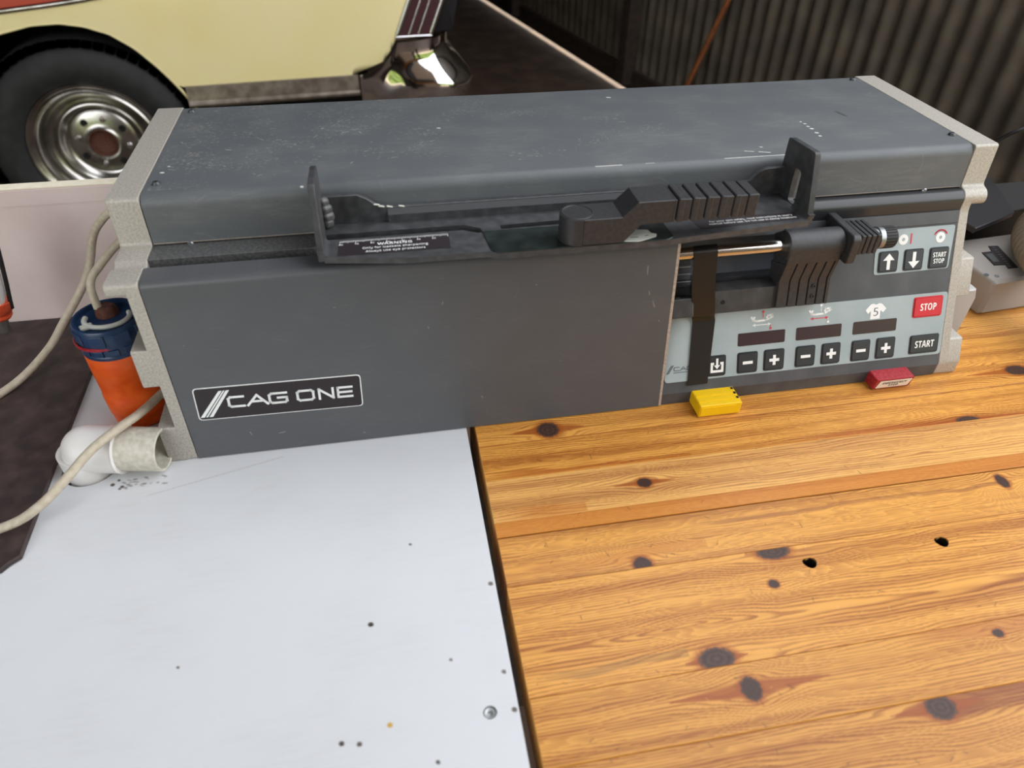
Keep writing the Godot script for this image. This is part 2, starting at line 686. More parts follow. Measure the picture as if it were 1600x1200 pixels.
func make_materials() -> void:
	M.black = mat(C8(24, 24, 25), 0.55)
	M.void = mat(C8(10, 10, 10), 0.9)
	M.plastic = mottled(C8(44, 44, 46), C8(56, 56, 58), 0.05, 10.0, 0.45, 0.0, 4)
	M.tray = mottled(C8(54, 55, 57), C8(74, 75, 77), 0.03, 6.0, 0.46, 0.0, 6)
	M.rough_strip = mottled(C8(56, 57, 60), C8(76, 77, 80), 0.4, 12.0, 0.6, 0.0, 15, 2)
	M.cast = mottled(C8(160, 155, 146), C8(188, 182, 172), 0.16, 6.0, 0.5, 0.2, 9, 3)
	M.housing = mat(C8(176, 174, 172), 0.45)
	M.strip = mottled(C8(76, 77, 78), C8(108, 108, 106), 0.12, 6.0, 0.45, 0.2, 12)
	M.lid_screw = mat(C8(84, 86, 88), 0.45, 0.6)
	M.nose = mat(C8(46, 47, 49), 0.34)
	M.panel = mottled(C8(66, 68, 71), C8(80, 82, 85), 0.012, 5.0, 0.5, 0.0, 21)
	M.recess = mat(C8(92, 97, 104), 0.4)
	M.bar = mottled(C8(52, 52, 53), C8(74, 74, 75), 0.02, 6.0, 0.42, 0.0, 22)
	M.keypad = mottled(C8(152, 166, 169), C8(164, 177, 179), 0.01, 4.0, 0.42, 0.0, 23)
	M.key = mat(C8(42, 46, 50), 0.42)
	M.red_key = mat(C8(200, 30, 46), 0.4)
	M.display = mat(C8(62, 46, 50), 0.25)
	M.white = mat(C8(236, 238, 236), 0.5)
	M.grey_print = mat(C8(96, 104, 108), 0.5)
	M.red_print = mat(C8(206, 66, 78), 0.5)
	M.sticker = mat(C8(38, 30, 34), 0.5)
	M.cream = mat(C8(232, 222, 204), 0.6)
	M.steel = mat(C8(214, 212, 208), 0.16, 1.0)
	M.screw = mat(C8(150, 152, 154), 0.35, 0.9)
	M.zinc = mat(C8(188, 190, 190), 0.45, 0.5)
	M.edge = mottled(C8(150, 138, 126), C8(186, 172, 158), 0.1, 8.0, 0.5, 0.0, 31)
	M.tape = mat(C8(24, 22, 21), 0.42)
	M.yellow = mat(C8(242, 196, 10), 0.42)
	M.red = mottled(C8(150, 24, 34), C8(178, 52, 60), 0.03, 20.0, 0.45, 0.0, 33)
	M.badge_green = mottled(C8(34, 42, 40), C8(52, 60, 57), 0.02, 8.0, 0.22, 0.2, 34)
	M.bone = mat(C8(204, 206, 196), 0.5)
	M.chrome = mat(C8(226, 226, 228), 0.06, 1.0)
	M.old_chrome = mottled(C8(150, 145, 138), C8(200, 197, 193), 0.012, 2.0, 0.26, 1.0, 36)
	M.floor_tint_trim = mottled(C8(112, 100, 90), C8(160, 150, 140), 0.012, 3.0, 0.3, 0.7, 35)  # brownish reflection of the floor put into the chrome colour
	M.tyre = mottled(C8(26, 26, 27), C8(40, 40, 41), 0.02, 2.0, 0.7, 0.0, 37)
	M.rust = mottled(C8(62, 34, 26), C8(104, 60, 42), 0.05, 8.0, 0.8, 0.0, 39)
	M.car_yellow = mottled(C8(238, 222, 160), C8(242, 228, 176), 0.004, 1.2, 0.3, 0.0, 40)
	M.car_yellow.clearcoat_enabled = true
	M.car_yellow.clearcoat = 0.5
	M.car_yellow.clearcoat_roughness = 0.15
	M.car_red = mat(C8(176, 60, 40), 0.3)
	M.lamp_red = mat(C8(70, 44, 48), 0.15)
	M.pvc = mottled(C8(226, 222, 218), C8(236, 234, 231), 0.01, 6.0, 0.35, 0.0, 42)
	M.pvc_old = mottled(C8(186, 180, 164), C8(214, 210, 198), 0.03, 12.0, 0.5, 0.0, 43)
	M.orange = mottled(C8(226, 84, 20), C8(240, 104, 34), 0.02, 8.0, 0.42, 0.0, 44)
	M.blue = mat(C8(34, 58, 92), 0.32)
	M.cable = mottled(C8(176, 164, 144), C8(204, 194, 174), 0.03, 12.0, 0.55, 0.0, 46)
	M.hardboard = mottled(C8(46, 36, 35), C8(72, 58, 55), 0.03, 3.0, 0.6, 0.0, 47)
	M.board = mottled(C8(214, 196, 192), C8(224, 208, 204), 0.006, 3.0, 0.6, 0.0, 49)
	M.pale_wood = mottled(C8(240, 230, 204), C8(248, 241, 220), 0.03, 6.0, 0.6, 0.0, 50)
	M.iron = mottled(C8(88, 80, 70), C8(116, 106, 92), 0.01, 1.2, 0.55, 0.3, 51)
	M.dark_wood = mottled(C8(40, 30, 24), C8(62, 48, 38), 0.02, 2.0, 0.8, 0.0, 52)
	M.concrete = mottled(C8(70, 54, 42), C8(96, 76, 60), 0.012, 0.8, 0.85, 0.0, 53)
	M.yard = mottled(C8(150, 136, 114), C8(178, 162, 138), 0.02, 0.7, 0.9, 0.0, 55)
	M.grass = mottled(C8(66, 84, 40), C8(104, 122, 58), 0.03, 1.0, 0.9, 0.0, 56)
	M.grey_box = tri_map(mat(C8(150, 144, 138), 0.5), 20.0)
	M.hose = mat(C8(112, 100, 82), 0.5)
	M.pole = mottled(C8(120, 66, 34), C8(168, 100, 56), 0.03, 4.0, 0.75, 0.0, 59)


# ================================================================ the shed
func build_shed() -> void:
	var w := WALL
	var g := G.new()
	g.box(w * Vector3(2.5, -0.06, 2.7), Vector3(6.2, 0.12, 9.4).rotated(Vector3.UP, 0.0), Basis(w.basis.z, w.basis.y, -w.basis.x) * Basis.IDENTITY)
	struct("floor", g, M.concrete)
	# the iron wall on the right: sheets of corrugated iron over a bottom rail, left open out of view near the front to light the bench
	var wall := Node3D.new()
	wall.name = "wall_right"
	wall.set_meta("kind", "structure")
	add_child(wall)
	for s in [[-2.2, 0.62, 0.0], [0.58, 1.9, 0.003], [1.86, 3.235, 0.0], [3.2, 4.5, 0.004]]:
		var a: float = s[0]
		var b: float = s[1]
		var k := int((b - a) / 0.0095)
		var rows := []
		var back := []
		for i in k + 1:
			var u := a + (b - a) * i / k
			var d: float = -0.03 + s[2] + 0.009 * sin(TAU * u / 0.076)
			rows.append([w * Vector3(u, 0.1, d), w * Vector3(u, 2.95, d)])
			back.append([w * Vector3(u, 0.1, d - 0.0015), w * Vector3(u, 2.95, d - 0.0015)])
		var sg := G.new()
		sg.sheet(rows)
		sg.sheet(back, true)
		part("corrugated_sheet", sg, M.iron, wall)
	g = G.new()
	g.box(w * Vector3(1.15, 0.069, -0.006), Vector3(6.7, 0.098, 0.026), w.basis)
	part("bottom_rail", g, M.dark_wood, wall)
	for u in [-1.2, 0.35, 1.84, 4.48]:
		g = G.new()
		g.box(w * Vector3(u, 1.5, 0.02), Vector3(0.07, 2.9, 0.07), w.basis)
		part("post", g, M.dark_wood, wall)
	for u in [1.4, 2.6]:
		g = G.new()
		g.box(w * Vector3(1.15, u, 0.0), Vector3(6.7, 0.06, 0.036), w.basis)
		part("rail", g, M.dark_wood, wall)
	g = G.new()
	g.box(w * Vector3(-2.2, 1.5, 2.9), Vector3(0.06, 3.0, 6.2), w.basis)
	struct("wall_back", g, M.dark_wood)
	g = G.new()
	g.box(w * Vector3(2.0, 1.5, 6.0), Vector3(8.4, 3.0, 0.06), w.basis)
	struct("wall_left", g, M.iron)
	g = G.new()
	g.box(w * Vector3(5.98, 1.5, 1.9), Vector3(0.10, 3.0, 1.6), w.basis)      # pier between two doorways, out of view, placed to shade the machine's front faces
	struct("unseen_wall_front", g, M.dark_wood)
	g = G.new()
	g.box(w * Vector3(0.5, 3.0, 2.9), Vector3(5.6, 0.06, 6.4), w.basis)
	g.box(w * Vector3(4.7, 3.0, 3.775), Vector3(2.9, 0.06, 4.65), w.basis)      # out of view; left open at the front right to light lid and bench
	struct("unseen_ceiling", g, M.dark_wood)
	# outside: a sunlit gravel yard; lawn out of view, green for the bumper reflection
	g = G.new()
	g.box(w * Vector3(8.0, -0.11, 0.0), Vector3(50.0, 0.1, 50.0), w.basis)
	struct("ground_outside", g, M.yard)
	g = G.new()
	g.box(w * Vector3(13.0, -0.05, 2.0), Vector3(5.0, 0.05, 30.0), w.basis)
	struct("unseen_lawn", g, M.grass)
	g = G.new()
	var hn := noise(91, 2.2, 4)
	var hedge := []
	for i in 141:
		var u := -9.0 + i * 0.15
		var col := []
		for j in 25:
			var a := PI * j / 24.0
			var p := Vector3(11.6 - 0.9 * cos(a), 2.3 * pow(sin(a), 0.6), u)
			var k := hn.get_noise_3d(p.x, p.y, p.z)
			col.append(w * (p + Vector3(-cos(a), sin(a) * 0.6, 0.2) * k * 0.5 - Vector3(0, 0.05, 0)))
		hedge.append(col)
	g.sheet(hedge)
	struct("unseen_hedge", g, M.grass)  # out of view, placed to show green in the chrome bumper
	# a thin rusty pole leaning against the wall
	g = G.new()
	g.cyl(w * Vector3(2.335, 0.005, 0.06), w * Vector3(2.96, 1.42, 0.016), 0.011, 14, 0.002)
	solo("rusty_pole", g, M.pole, "thin rusty brown pole leaning against the dark corrugated iron wall", "pole")


# ================================================================ the bench
func build_bench() -> void:
	var rng := RandomNumberGenerator.new()
	rng.seed = 5
	# white half
	var white := thing("white_worktop", "white painted worktop board on the left half of the bench", "worktop", Vector3(-0.3, -0.03, 0.3))
	var marks := []
	for p in [[0.1203, 0.3879, 2.4, 40], [0.1037, 0.4542, 2.0, 50], [0.1128, 0.4561, 2.0, 60], [0.152, 0.4719, 1.6, 60], [0.1645, 0.4179, 1.4, 70], [0.0135, 0.3966, 1.2, 80], [0.1473, 0.3337, 1.4, 90], [-0.0488, 0.2501, 1.8, 50], [-0.0558, 0.2471, 2.2, 60], [-0.0524, 0.2434, 1.6, 60], [-0.05, 0.252, 1.4, 70], [0.1945, 0.372, 2.4, 90], [0.193, 0.43, 2.0, 110], [0.195, 0.452, 2.2, 80]]:
		marks.append([(p[0] + 0.4) / 0.6, (p[1] - 0.02) / 0.6, p[2], C8(p[3], p[3] - 8, p[3] - 14), 0.85, 2, 0.6])
	marks.append([(0.1288 + 0.4) / 0.6, (0.449 - 0.02) / 0.6, 2.2, C8(196, 150, 60), 0.8, 2, 0.4])
	for i in 26:      # the grey rubbed line and dirt beside the pipe
		marks.append([(-0.03 + i * 0.0035 + 0.4) / 0.6, (0.262 - i * 0.0009 - 0.02) / 0.6, 1.4, C8(190, 188, 186), 0.22, 7, -0.25])
		marks.append([(rng.randf_range(-0.058, -0.02) + 0.4) / 0.6, (rng.randf_range(0.243, 0.252) - 0.02) / 0.6, rng.randf_range(0.5, 1.6), C8(120, 116, 112), 0.4, rng.randf_range(1, 7), rng.randf() * 0.6])
	var wm := mat(Color.WHITE, 0.42)
	wm.albedo_texture = painted_sheet(1024, 1024, C8(214, 216, 219), C8(198, 197, 196), 0.42, 90, marks, 77)
	relief(wm, wm.albedo_texture, 0.0)
	wm.heightmap_enabled = false
	var g := G.new()
	g.ox = -0.4
	g.sx = 1.0 / 0.6
	g.oy = -0.02
	g.sy = -1.0 / 0.6
	g.ext(holed(P2([-0.9, -0.58, 0.198, -0.58, 0.198, 0.02, -0.9, 0.02]), [disc(Vector2(-0.0745, -0.2265), 0.0195, 36), disc(Vector2(0.1824, -0.4517), 0.0038, 20)]), flat_y(), -0.03, 0.0, 0.0)
	part("board", g, wm, white)
	g = G.new()
	g.lathe([Vector2(0.0036, -0.006), Vector2(0.0034, -0.0014), Vector2(0.0028, -0.0008), Vector2(0.0016, -0.0012), Vector2(0.0010, -0.0030), Vector2(0, -0.0034)], Transform3D(Basis.IDENTITY, Vector3(0.1824, 0, 0.4517)), 20)
	part("screw", g, M.zinc, white, "zinc screw sunk into the white board")
	for x in [-0.84, 0.15]:
		for z in [0.04, 0.52]:
			g = G.new()
			g.box(Vector3(x, (FLOOR - 0.03) * 0.5, z), Vector3(0.07, -FLOOR - 0.03, 0.07))
			part("leg", g, M.dark_wood, white)
	# pine half: staves glued edge to edge, with one open joint
	var wood := thing("pine_worktop", "varnished yellow pine worktop on the right half of the bench, made of glued staves", "worktop", Vector3(0.6, -0.03, 0.3))
	var L := C8(224, 161, 76)
	var D := C8(126, 62, 18)
	var X0 := 0.2045
	var X1 := 0.96
	var dk := C8(120, 56, 22)
	var staves := [
		# z from, z to, core, rings per metre, knots, light, dark, streaks
		[-0.06, 0.03, Vector3(0.5, -0.2, 0.02), 260.0, [], L, D, []],
		[0.0305, 0.1090, Vector3(0.5, 0.3, 0.02), 240.0, [], L, D, []],
		[0.1094, 0.1890, Vector3(0.5, 0.3, 0.02), 250.0, [[0.66, 0.172, 0.003, 0.0015, 0.012]], L.lightened(0.06), D.lightened(0.06), [[0.187, 0.004, 0.6, C8(150, 84, 30), 0.55, 1.0]]],
		[0.1893, 0.2532, Vector3(0.62, 0.33, 0.05), 330.0, [[0.2599, 0.2427, 0.0085, 0.0078, 0.03], [0.6758, 0.2364, 0.010, 0.006, 0.05]], L, D.lightened(0.05), []],
		[0.2535, 0.2878, Vector3(0.40, 0.345, 0.05), 360.0, [[0.5916, 0.2868, 0.010, 0.0045, 0.06]], L, D, [[0.2855, 0.004, 0.75, C8(160, 82, 28), 0.2, 0.36], [0.289, 0.007, 0.55, C8(168, 84, 34), 0.44, 0.8]]],
		[0.2881, 0.3263, Vector3(0.20, 0.330, 0.06), 300.0, [[0.3165, 0.3077, 0.0055, 0.0042, 0.024]], L.lightened(0.12), D.lightened(0.12), [[0.3215, 0.007, 0.5, C8(170, 88, 28), 0.2, 0.27]]],
		[0.3265, 0.3386, Vector3(0.5, 0.2, 0.01), 420.0, [], C8(206, 136, 60), C8(172, 98, 38), []],
		[0.3396, 0.3772, Vector3(0.55, 0.22, 0.02), 420.0, [[0.2932, 0.3748, 0.006, 0.006, 0.0], [0.573, 0.3495, 0.004, 0.006, 0.0]], L, D.lightened(0.08), [[0.3505, 0.0022, 0.55, C8(126, 72, 44), 0.33, 0.58], [0.366, 0.006, 0.35, C8(166, 92, 38), 0.2, 0.34]]],
		[0.3774, 0.4482, Vector3(0.305, 0.4235, 0.10), 330.0, [[0.3803, 0.3795, 0.011, 0.0055, 0.0], [0.3697, 0.4023, 0.0034, 0.003, 0.0], [0.3147, 0.4434, 0.0105, 0.0068, 0.02]], L, D, [[0.438, 0.003, 0.4, C8(110, 78, 50), 0.2, 0.3]]],
		[0.4484, 0.4852, Vector3(0.7, 0.53, 0.06), 330.0, [[0.3266, 0.4634, 0.0058, 0.0068, 0.05], [0.486, 0.4566, 0.0034, 0.0026, 0.0]], L.darkened(0.04), D, [[0.4515, 0.006, 0.5, C8(160, 84, 40), 0.42, 0.9]]],
		[0.4854, 0.5296, Vector3(0.2, 0.56, 0.03), 300.0, [[0.424, 0.4907, 0.0085, 0.0068, 0.03]], L.darkened(0.05), D, [[0.4915, 0.0085, 0.85, dk, 0.40, 0.9]]],
		[0.5299, 0.60, Vector3(0.2, 0.7, 0.03), 280.0, [], L, D, []],
	]
	var holes := [Vector2(0.4002, 0.3914), Vector2(0.4954, 0.3906)]
	for i in staves.size():
		var s: Array = staves[i]
		var z0: float = s[0]
		var z1: float = s[1]
		var m := mat(Color.WHITE, 0.36)
		m.albedo_texture = pine(X0, X1, z0, z1, s[2], s[3], s[4], s[5], s[6], 100 + i, s[7])
		relief(m, m.albedo_texture, 0.012)
		m.clearcoat_enabled = true
		m.clearcoat = 0.12
		m.metallic_specular = 0.35
		m.clearcoat_roughness = 0.22
		m.texture_repeat = false
		g = G.new()
		g.ox = X0
		g.sx = 1.0 / (X1 - X0)
		g.oy = -z0
		g.sy = -1.0 / (z1 - z0)
		var outline := P2([X0, -z1, X1, -z1, X1, -z0, X0, -z0])
		if i == 8:
			var hs := []
			for h in holes:
				var o := PackedVector2Array()
				for k in 22:
					var a := TAU * k / 22.0
					o.append(Vector2(h.x, -h.y) + Vector2(cos(a) * 0.0047, sin(a) * 0.0041) * (1.0 + 0.08 * sin(3.0 * a)))
				hs.append(o)
			outline = holed(outline, hs)
		g.ext(outline, flat_y(), -0.032, 0.0, 0.0 if i == 8 else 0.00035)
		var plank := part("plank", g, m, wood)
		if i == 8:
			for h in holes:
				g = G.new()
				g.lathe([Vector2(0.0040, -0.0006), Vector2(0.0037, -0.004), Vector2(0.0037, -0.030), Vector2(0.0, -0.030)], Transform3D(Basis.IDENTITY, Vector3(h.x, 0, h.y)), 20)
				part("dark_hole_lining", g, M.void, plank)  # near-black lining, the shade of the deep hole put into its colour
	for x in [0.26, 0.9]:
		for z in [0.04, 0.52]:
			g = G.new()
			g.box(Vector3(x, (FLOOR - 0.032) * 0.5, z), Vector3(0.07, -FLOOR - 0.032, 0.07))
			part("leg", g, M.dark_wood, wood)
	# upright board at the back of the white half
	var bb := thing("back_board", "upright white board with a pale raw wood top edge behind the orange bottle", "board", Vector3(-0.45, 0, 0.0242))
	g = G.new()
	g.box(Vector3(-0.42, 0.0635, 0.0239), Vector3(0.766, 0.127, 0.0094))
	g.box(Vector3(-0.42, 0.1196, 0.0288), Vector3(0.766, 0.0128, 0.0008))
	part("panel", g, M.board, bb)
	g = G.new()
	g.box(Vector3(-0.42, 0.1276, 0.0239), Vector3(0.766, 0.0014, 0.0102), Basis.IDENTITY, 0.0004)
	part("top_edge", g, M.pale_wood, bb, "pale raw wood top edge")


# ================================================================ the machine
func build_machine() -> void:
	var mc := thing("skate_sharpener", "long dark grey ice skate sharpening machine with cast grey metal end plates on the bench", "machine", Vector3(0.3, 0, 0.115))
	M.machine = mc
	var g := G.new()
	# inner casing, dark
	g.box(Vector3(0.3, 0.086, 0.084), Vector3(0.5996, 0.168, 0.165))
	g.box(Vector3(0.176, 0.06, 0.19), Vector3(0.35, 0.11, 0.05))
	part("inner_casing", g, M.void, mc)
	# lid of folded sheet
	var lm := mat(Color.WHITE, 0.5)
	var marks := []
	for p in [[0.4909, 0.1046, 2.0, 2], [0.4920, 0.1091, 2.2, 3], [0.4916, 0.115, 2.4, 3], [0.4919, 0.1200, 2.6, 4], [0.4914, 0.1286, 2.6, 4], [0.491, 0.1352, 2.4, 3], [0.3515, 0.0255, 2.0, 8], [0.1007, 0.1673, 2.0, 3], [0.0062, 0.1321, 2.4, 4], [0.009, 0.122, 1.8, 3], [0.20, 0.0764, 2.2, 5], [0.43, 0.158, 1.4, 20], [0.42, 0.155, 1.2, 16], [0.435, 0.1495, 1.6, 4]]:
		marks.append([p[0] / 0.6, p[1] / 0.21, p[2], C8(220, 218, 210), 0.9, p[3], 0.3])
	for i in 9:
		marks.append([(0.5325 + i * 0.0003) / 0.6, (0.0865 + i * 0.0014) / 0.21, 3.4, C8(50, 52, 54), 0.6, 1, 0.0])
	marks.append([0.303 / 0.6, 0.1655 / 0.21, 1.0, C8(226, 222, 214), 0.9, 46, 0.0])
	marks.append([0.40 / 0.6, 0.1655 / 0.21, 1.0, C8(226, 222, 214), 0.8, 120, 0.0])
	marks.append([0.34 / 0.6, 0.1657 / 0.21, 1.0, C8(206, 204, 196), 0.6, 16, 0.0])
	var rng := RandomNumberGenerator.new()
	rng.seed = 8
	for i in 46:      # grains of dust rubbed into the paint, in patches
		var c := Vector2(clampf(rng.randfn(0.13, 0.09), 0.02, 0.56), clampf(rng.randfn(0.085, 0.045), 0.01, 0.155))
		var lean := rng.randf_range(-0.7, 0.7)
		for k in 60:
			var q := c + Vector2(rng.randfn(0.0, 0.012), rng.randfn(0.0, 0.005)).rotated(lean)
			marks.append([clampf(q.x, 0.003, 0.597) / 0.6, clampf(q.y, 0.004, 0.16) / 0.21, rng.randf_range(0.5, 1.3), C8(172, 167, 154), rng.randf_range(0.14, 0.5), rng.randf_range(1, 6), lean + rng.randf_range(-0.3, 0.3)])
	for i in 40:      # dusty scuffs on the left half
		marks.append([clampf(rng.randfn(0.10, 0.05), 0.01, 0.3) / 0.6, clampf(rng.randfn(0.095, 0.035), 0.01, 0.16) / 0.21, rng.randf_range(0.7, 1.6), C8(178, 172, 158), rng.randf_range(0.15, 0.5), rng.randf_range(2, 18), rng.randf_range(-1.2, 1.2)])
	lm.albedo_texture = painted_sheet(1400, 480, C8(90, 94, 97), C8(138, 138, 132), 0.5, 420, marks, 61)
	lm.texture_repeat = false
	var prof := [Vector2(0.001, 0.06), Vector2(0.001, 0.1735), Vector2(0.0024, 0.1757), Vector2(0.0045, 0.1765)]
	for a in [0.0, 18.0, 36.0, 54.0, 72.0, 90.0]:
		prof.append(Vector2(0.1645 + 0.0072 * sin(deg_to_rad(a)), 0.1693 + 0.0072 * cos(deg_to_rad(a))))
	prof.append(Vector2(0.1737, 0.1452))
	g = G.new()
	var rows := []
	var inner := []
	for i in prof.size():
		var p: Vector2 = prof[i]
		rows.append(p)
	var run := 0.0
	for i in prof.size() - 1:      # the sheet, its texture running over the fold
		var p: Vector2 = prof[i]
		var q: Vector2 = prof[i + 1]
		var np := fold_normal(prof, i, 30.0, 0)
		var nq := fold_normal(prof, i, 30.0, 1)
		var v0: float = p.x if p.y > 0.176 or p.x < 0.1 else 0.1645 + run
		if p.x > 0.16:
			run += p.distance_to(q)
		var v1: float = q.x if q.x < 0.1 else 0.1645 + run
		if p.x < 0.01 and q.x > 0.1:
			v1 = q.x
		var A := Vector3(0.0007, p.y, p.x)
		var B := Vector3(0.5993, p.y, p.x)
		var Cc := Vector3(0.5993, q.y, q.x)
		var Dd := Vector3(0.0007, q.y, q.x)
		var n0 := Vector3(0, np.y, np.x)
		var n1 := Vector3(0, nq.y, nq.x)
		g.tri(A, Dd, Cc, n0, n1, n1, Vector2(0.0, v0 / 0.21), Vector2(0.0, v1 / 0.21), Vector2(1.0, v1 / 0.21))
		g.tri(A, Cc, B, n0, n1, n0, Vector2(0.0, v0 / 0.21), Vector2(1.0, v1 / 0.21), Vector2(1.0, v0 / 0.21))
	# underside and cut edge of the sheet
	for i in prof.size() - 1:
		var p: Vector2 = prof[i] - fold_normal(prof, i, 30.0, 0) * 0.0014
		var q: Vector2 = prof[i + 1] - fold_normal(prof, i, 30.0, 1) * 0.0014
		g.flat(Vector3(0.0007, p.y, p.x), Vector3(0.5993, p.y, p.x), Vector3(0.5993, q.y, q.x), Vector3(0.0007, q.y, q.x))
	part("lid", g, lm, mc)
	g = G.new()
	g.box(Vector3(0.3, 0.1451, 0.1730), Vector3(0.5986, 0.0005, 0.0017))
	part("lid_edge", g, M.edge, mc, "bare metal lower edge of the lid")
	for p in [Vector2(0.0084, 0.0133), Vector2(0.0075, 0.1511), Vector2(0.5917, 0.0108), Vector2(0.595, 0.149)]:
		g = G.new()
		g.lathe([Vector2(0.0028, 0.0), Vector2(0.0027, 0.0008), Vector2(0.0019, 0.0019), Vector2(0.0013, 0.0021), Vector2(0.0013, 0.0010), Vector2(0, 0.0010)], Transform3D(Basis.IDENTITY, Vector3(p.x, 0.1765, p.y)), 18)
		part("lid_screw", g, M.lid_screw, mc)
	# end plates: a web with a wide border that is notched on the outside
	var left := rounded(P2([0.0, 0.0, 0.2312, 0.0, 0.2226, 0.1444, 0.2023, 0.1444, 0.2005, 0.1412, 0.1955, 0.1412, 0.1925, 0.1441, 0.1738, 0.1449, 0.1716, 0.1768, 0.0, 0.1768]), 0.0028, 3)
	var hi := rounded(P2([0.0, 0.1358, 0.2232, 0.1358, 0.2226, 0.1444, 0.2023, 0.1444, 0.2005, 0.1412, 0.1955, 0.1412, 0.1925, 0.1441, 0.1738, 0.1449, 0.1716, 0.1768, 0.0, 0.1768]), 0.0028, 3)
	g = G.new()
	ext_x(g, left, -0.0078, 0.0, 0.0004, 40.0, 1)
	ext_x(g, hi, -0.02, -0.0078, 0.0006, 40.0, 2)
	ext_x(g, rounded(P2([0.196, 0.0668, 0.2272, 0.0668, 0.2254, 0.0962, 0.196, 0.0962]), 0.0015, 3), -0.0185, -0.0078, 0.0006, 40.0, 2)
	ext_x(g, rounded(P2([0.188, 0.0, 0.2312, 0.0, 0.2293, 0.0312, 0.188, 0.0312]), 0.0015, 3), -0.02, -0.0078, 0.0006, 40.0, 2)
	ext_x(g, P2([0.0, 0.0, 0.02, 0.0, 0.02, 0.136, 0.0, 0.136]), -0.02, -0.0076, 0.0005)
	part("end_plate", g, M.cast, mc)
	var right := rounded(P2([0.0, 0.0, 0.2302, 0.0, 0.2303, 0.0120, 0.1829, 0.1282, 0.1824, 0.1330, 0.1826, 0.1395, 0.1795, 0.1436, 0.1738, 0.1452, 0.1716, 0.1768, 0.0, 0.1768]), 0.0022, 3)
	var rhi := rounded(P2([0.0, 0.1322, 0.1802, 0.1322, 0.1826, 0.1345, 0.1826, 0.1395, 0.1795, 0.1436, 0.1738, 0.1452, 0.1716, 0.1768, 0.0, 0.1768]), 0.0022, 3)
	g = G.new()
	ext_x(g, right, 0.6, 0.6078, 0.0004, 40.0, 2)
	ext_x(g, rhi, 0.6078, 0.62, 0.0006, 40.0, 1)
	ext_x(g, rounded(P2([0.155, 0.0640, 0.2088, 0.0640, 0.1968, 0.0930, 0.155, 0.0930]), 0.0015, 3), 0.6078, 0.62, 0.0006, 40.0, 1)
	ext_x(g, rounded(P2([0.18, 0.0, 0.2302, 0.0, 0.2303, 0.0120, 0.2222, 0.0312, 0.18, 0.0312]), 0.0015, 3), 0.6078, 0.62, 0.0006, 40.0, 1)
	ext_x(g, P2([0.0, 0.0, 0.02, 0.0, 0.02, 0.136, 0.0, 0.136]), 0.6076, 0.62, 0.0005)
	part("end_plate", g, M.cast, mc)
	g = G.new()
	g.ext(P2([0.6076, 0.004, 0.6372, 0.004, 0.6382, 0.0535, 0.6345, 0.0632, 0.6076, 0.0632]), Transform3D.IDENTITY, 0.12, 0.2, 0.0012)
	part("side_housing", g, M.housing, mc, "smooth light grey box on the side of the end plate")
	# the ledge below the lid: flat strip on the left, rounded nose on the right
	g = G.new()
	g.box(Vector3(0.2215, 0.1388, 0.181), Vector3(0.443, 0.0098, 0.0216), Basis.IDENTITY, 0.0006)
	part("ledge", g, M.strip, mc)
	g = G.new()
	ext_x(g, rounded(P2([0.165, 0.1200, 0.1816, 0.1200, 0.1826, 0.1280, 0.1829, 0.1390, 0.1785, 0.1437, 0.165, 0.1440]), 0.0024, 5), 0.4432, 0.5996, 0.0)
	part("nose_rail", g, M.nose, mc)
	for x in [0.024, 0.568]:
		g = G.new()
		g.cyl(Vector3(x, 0.1436, 0.1722), Vector3(x, 0.1436, 0.1752), 0.0022, 14, 0.0006)
		part("ledge_screw", g, M.screw, mc)
	# hinged front cover
	var cm := mat(Color.WHITE, 0.38)
	marks = []
	for p in [[0.1746, 0.0947, 5, 1.4], [0.1853, 0.1112, 6, -1.2], [0.3294, 0.1271, 20, 1.5], [0.3327, 0.1068, 9, 1.3], [0.3366, 0.0986, 16, 1.25], [0.3430, 0.0819, 4, 1.0], [0.0144, 0.0973, 2, 0.5], [0.1137, 0.116, 3, 0.2], [0.04, 0.02, 10, 1.2], [0.06, 0.016, 14, -0.2], [0.25, 0.12, 4, 0.3], [0.12, 0.008, 5, 0.4], [0.27, 0.055, 2, 0.1], [0.21, 0.03, 6, 0.9]]:
		marks.append([p[0] / 0.36, 1.0 - p[1] / 0.145, 0.9, C8(170, 164, 158), 0.7, p[2], p[3]])
	cm.albedo_texture = painted_sheet(1024, 416, C8(80, 82, 85), C8(104, 104, 104), 0.3, 120, marks, 63)
	cm.texture_repeat = false
	var fold := [Vector2(0.2025, 0.1437)]
	for a in [0.0, 18.0, 36.0, 54.0, 72.0, 90.0]:
		fold.append(Vector2(0.2168 + 0.0052 * sin(deg_to_rad(a)), 0.1387 + 0.005 * cos(deg_to_rad(a))))
	fold.append(Vector2(0.2314, 0.001))
	g = G.new()
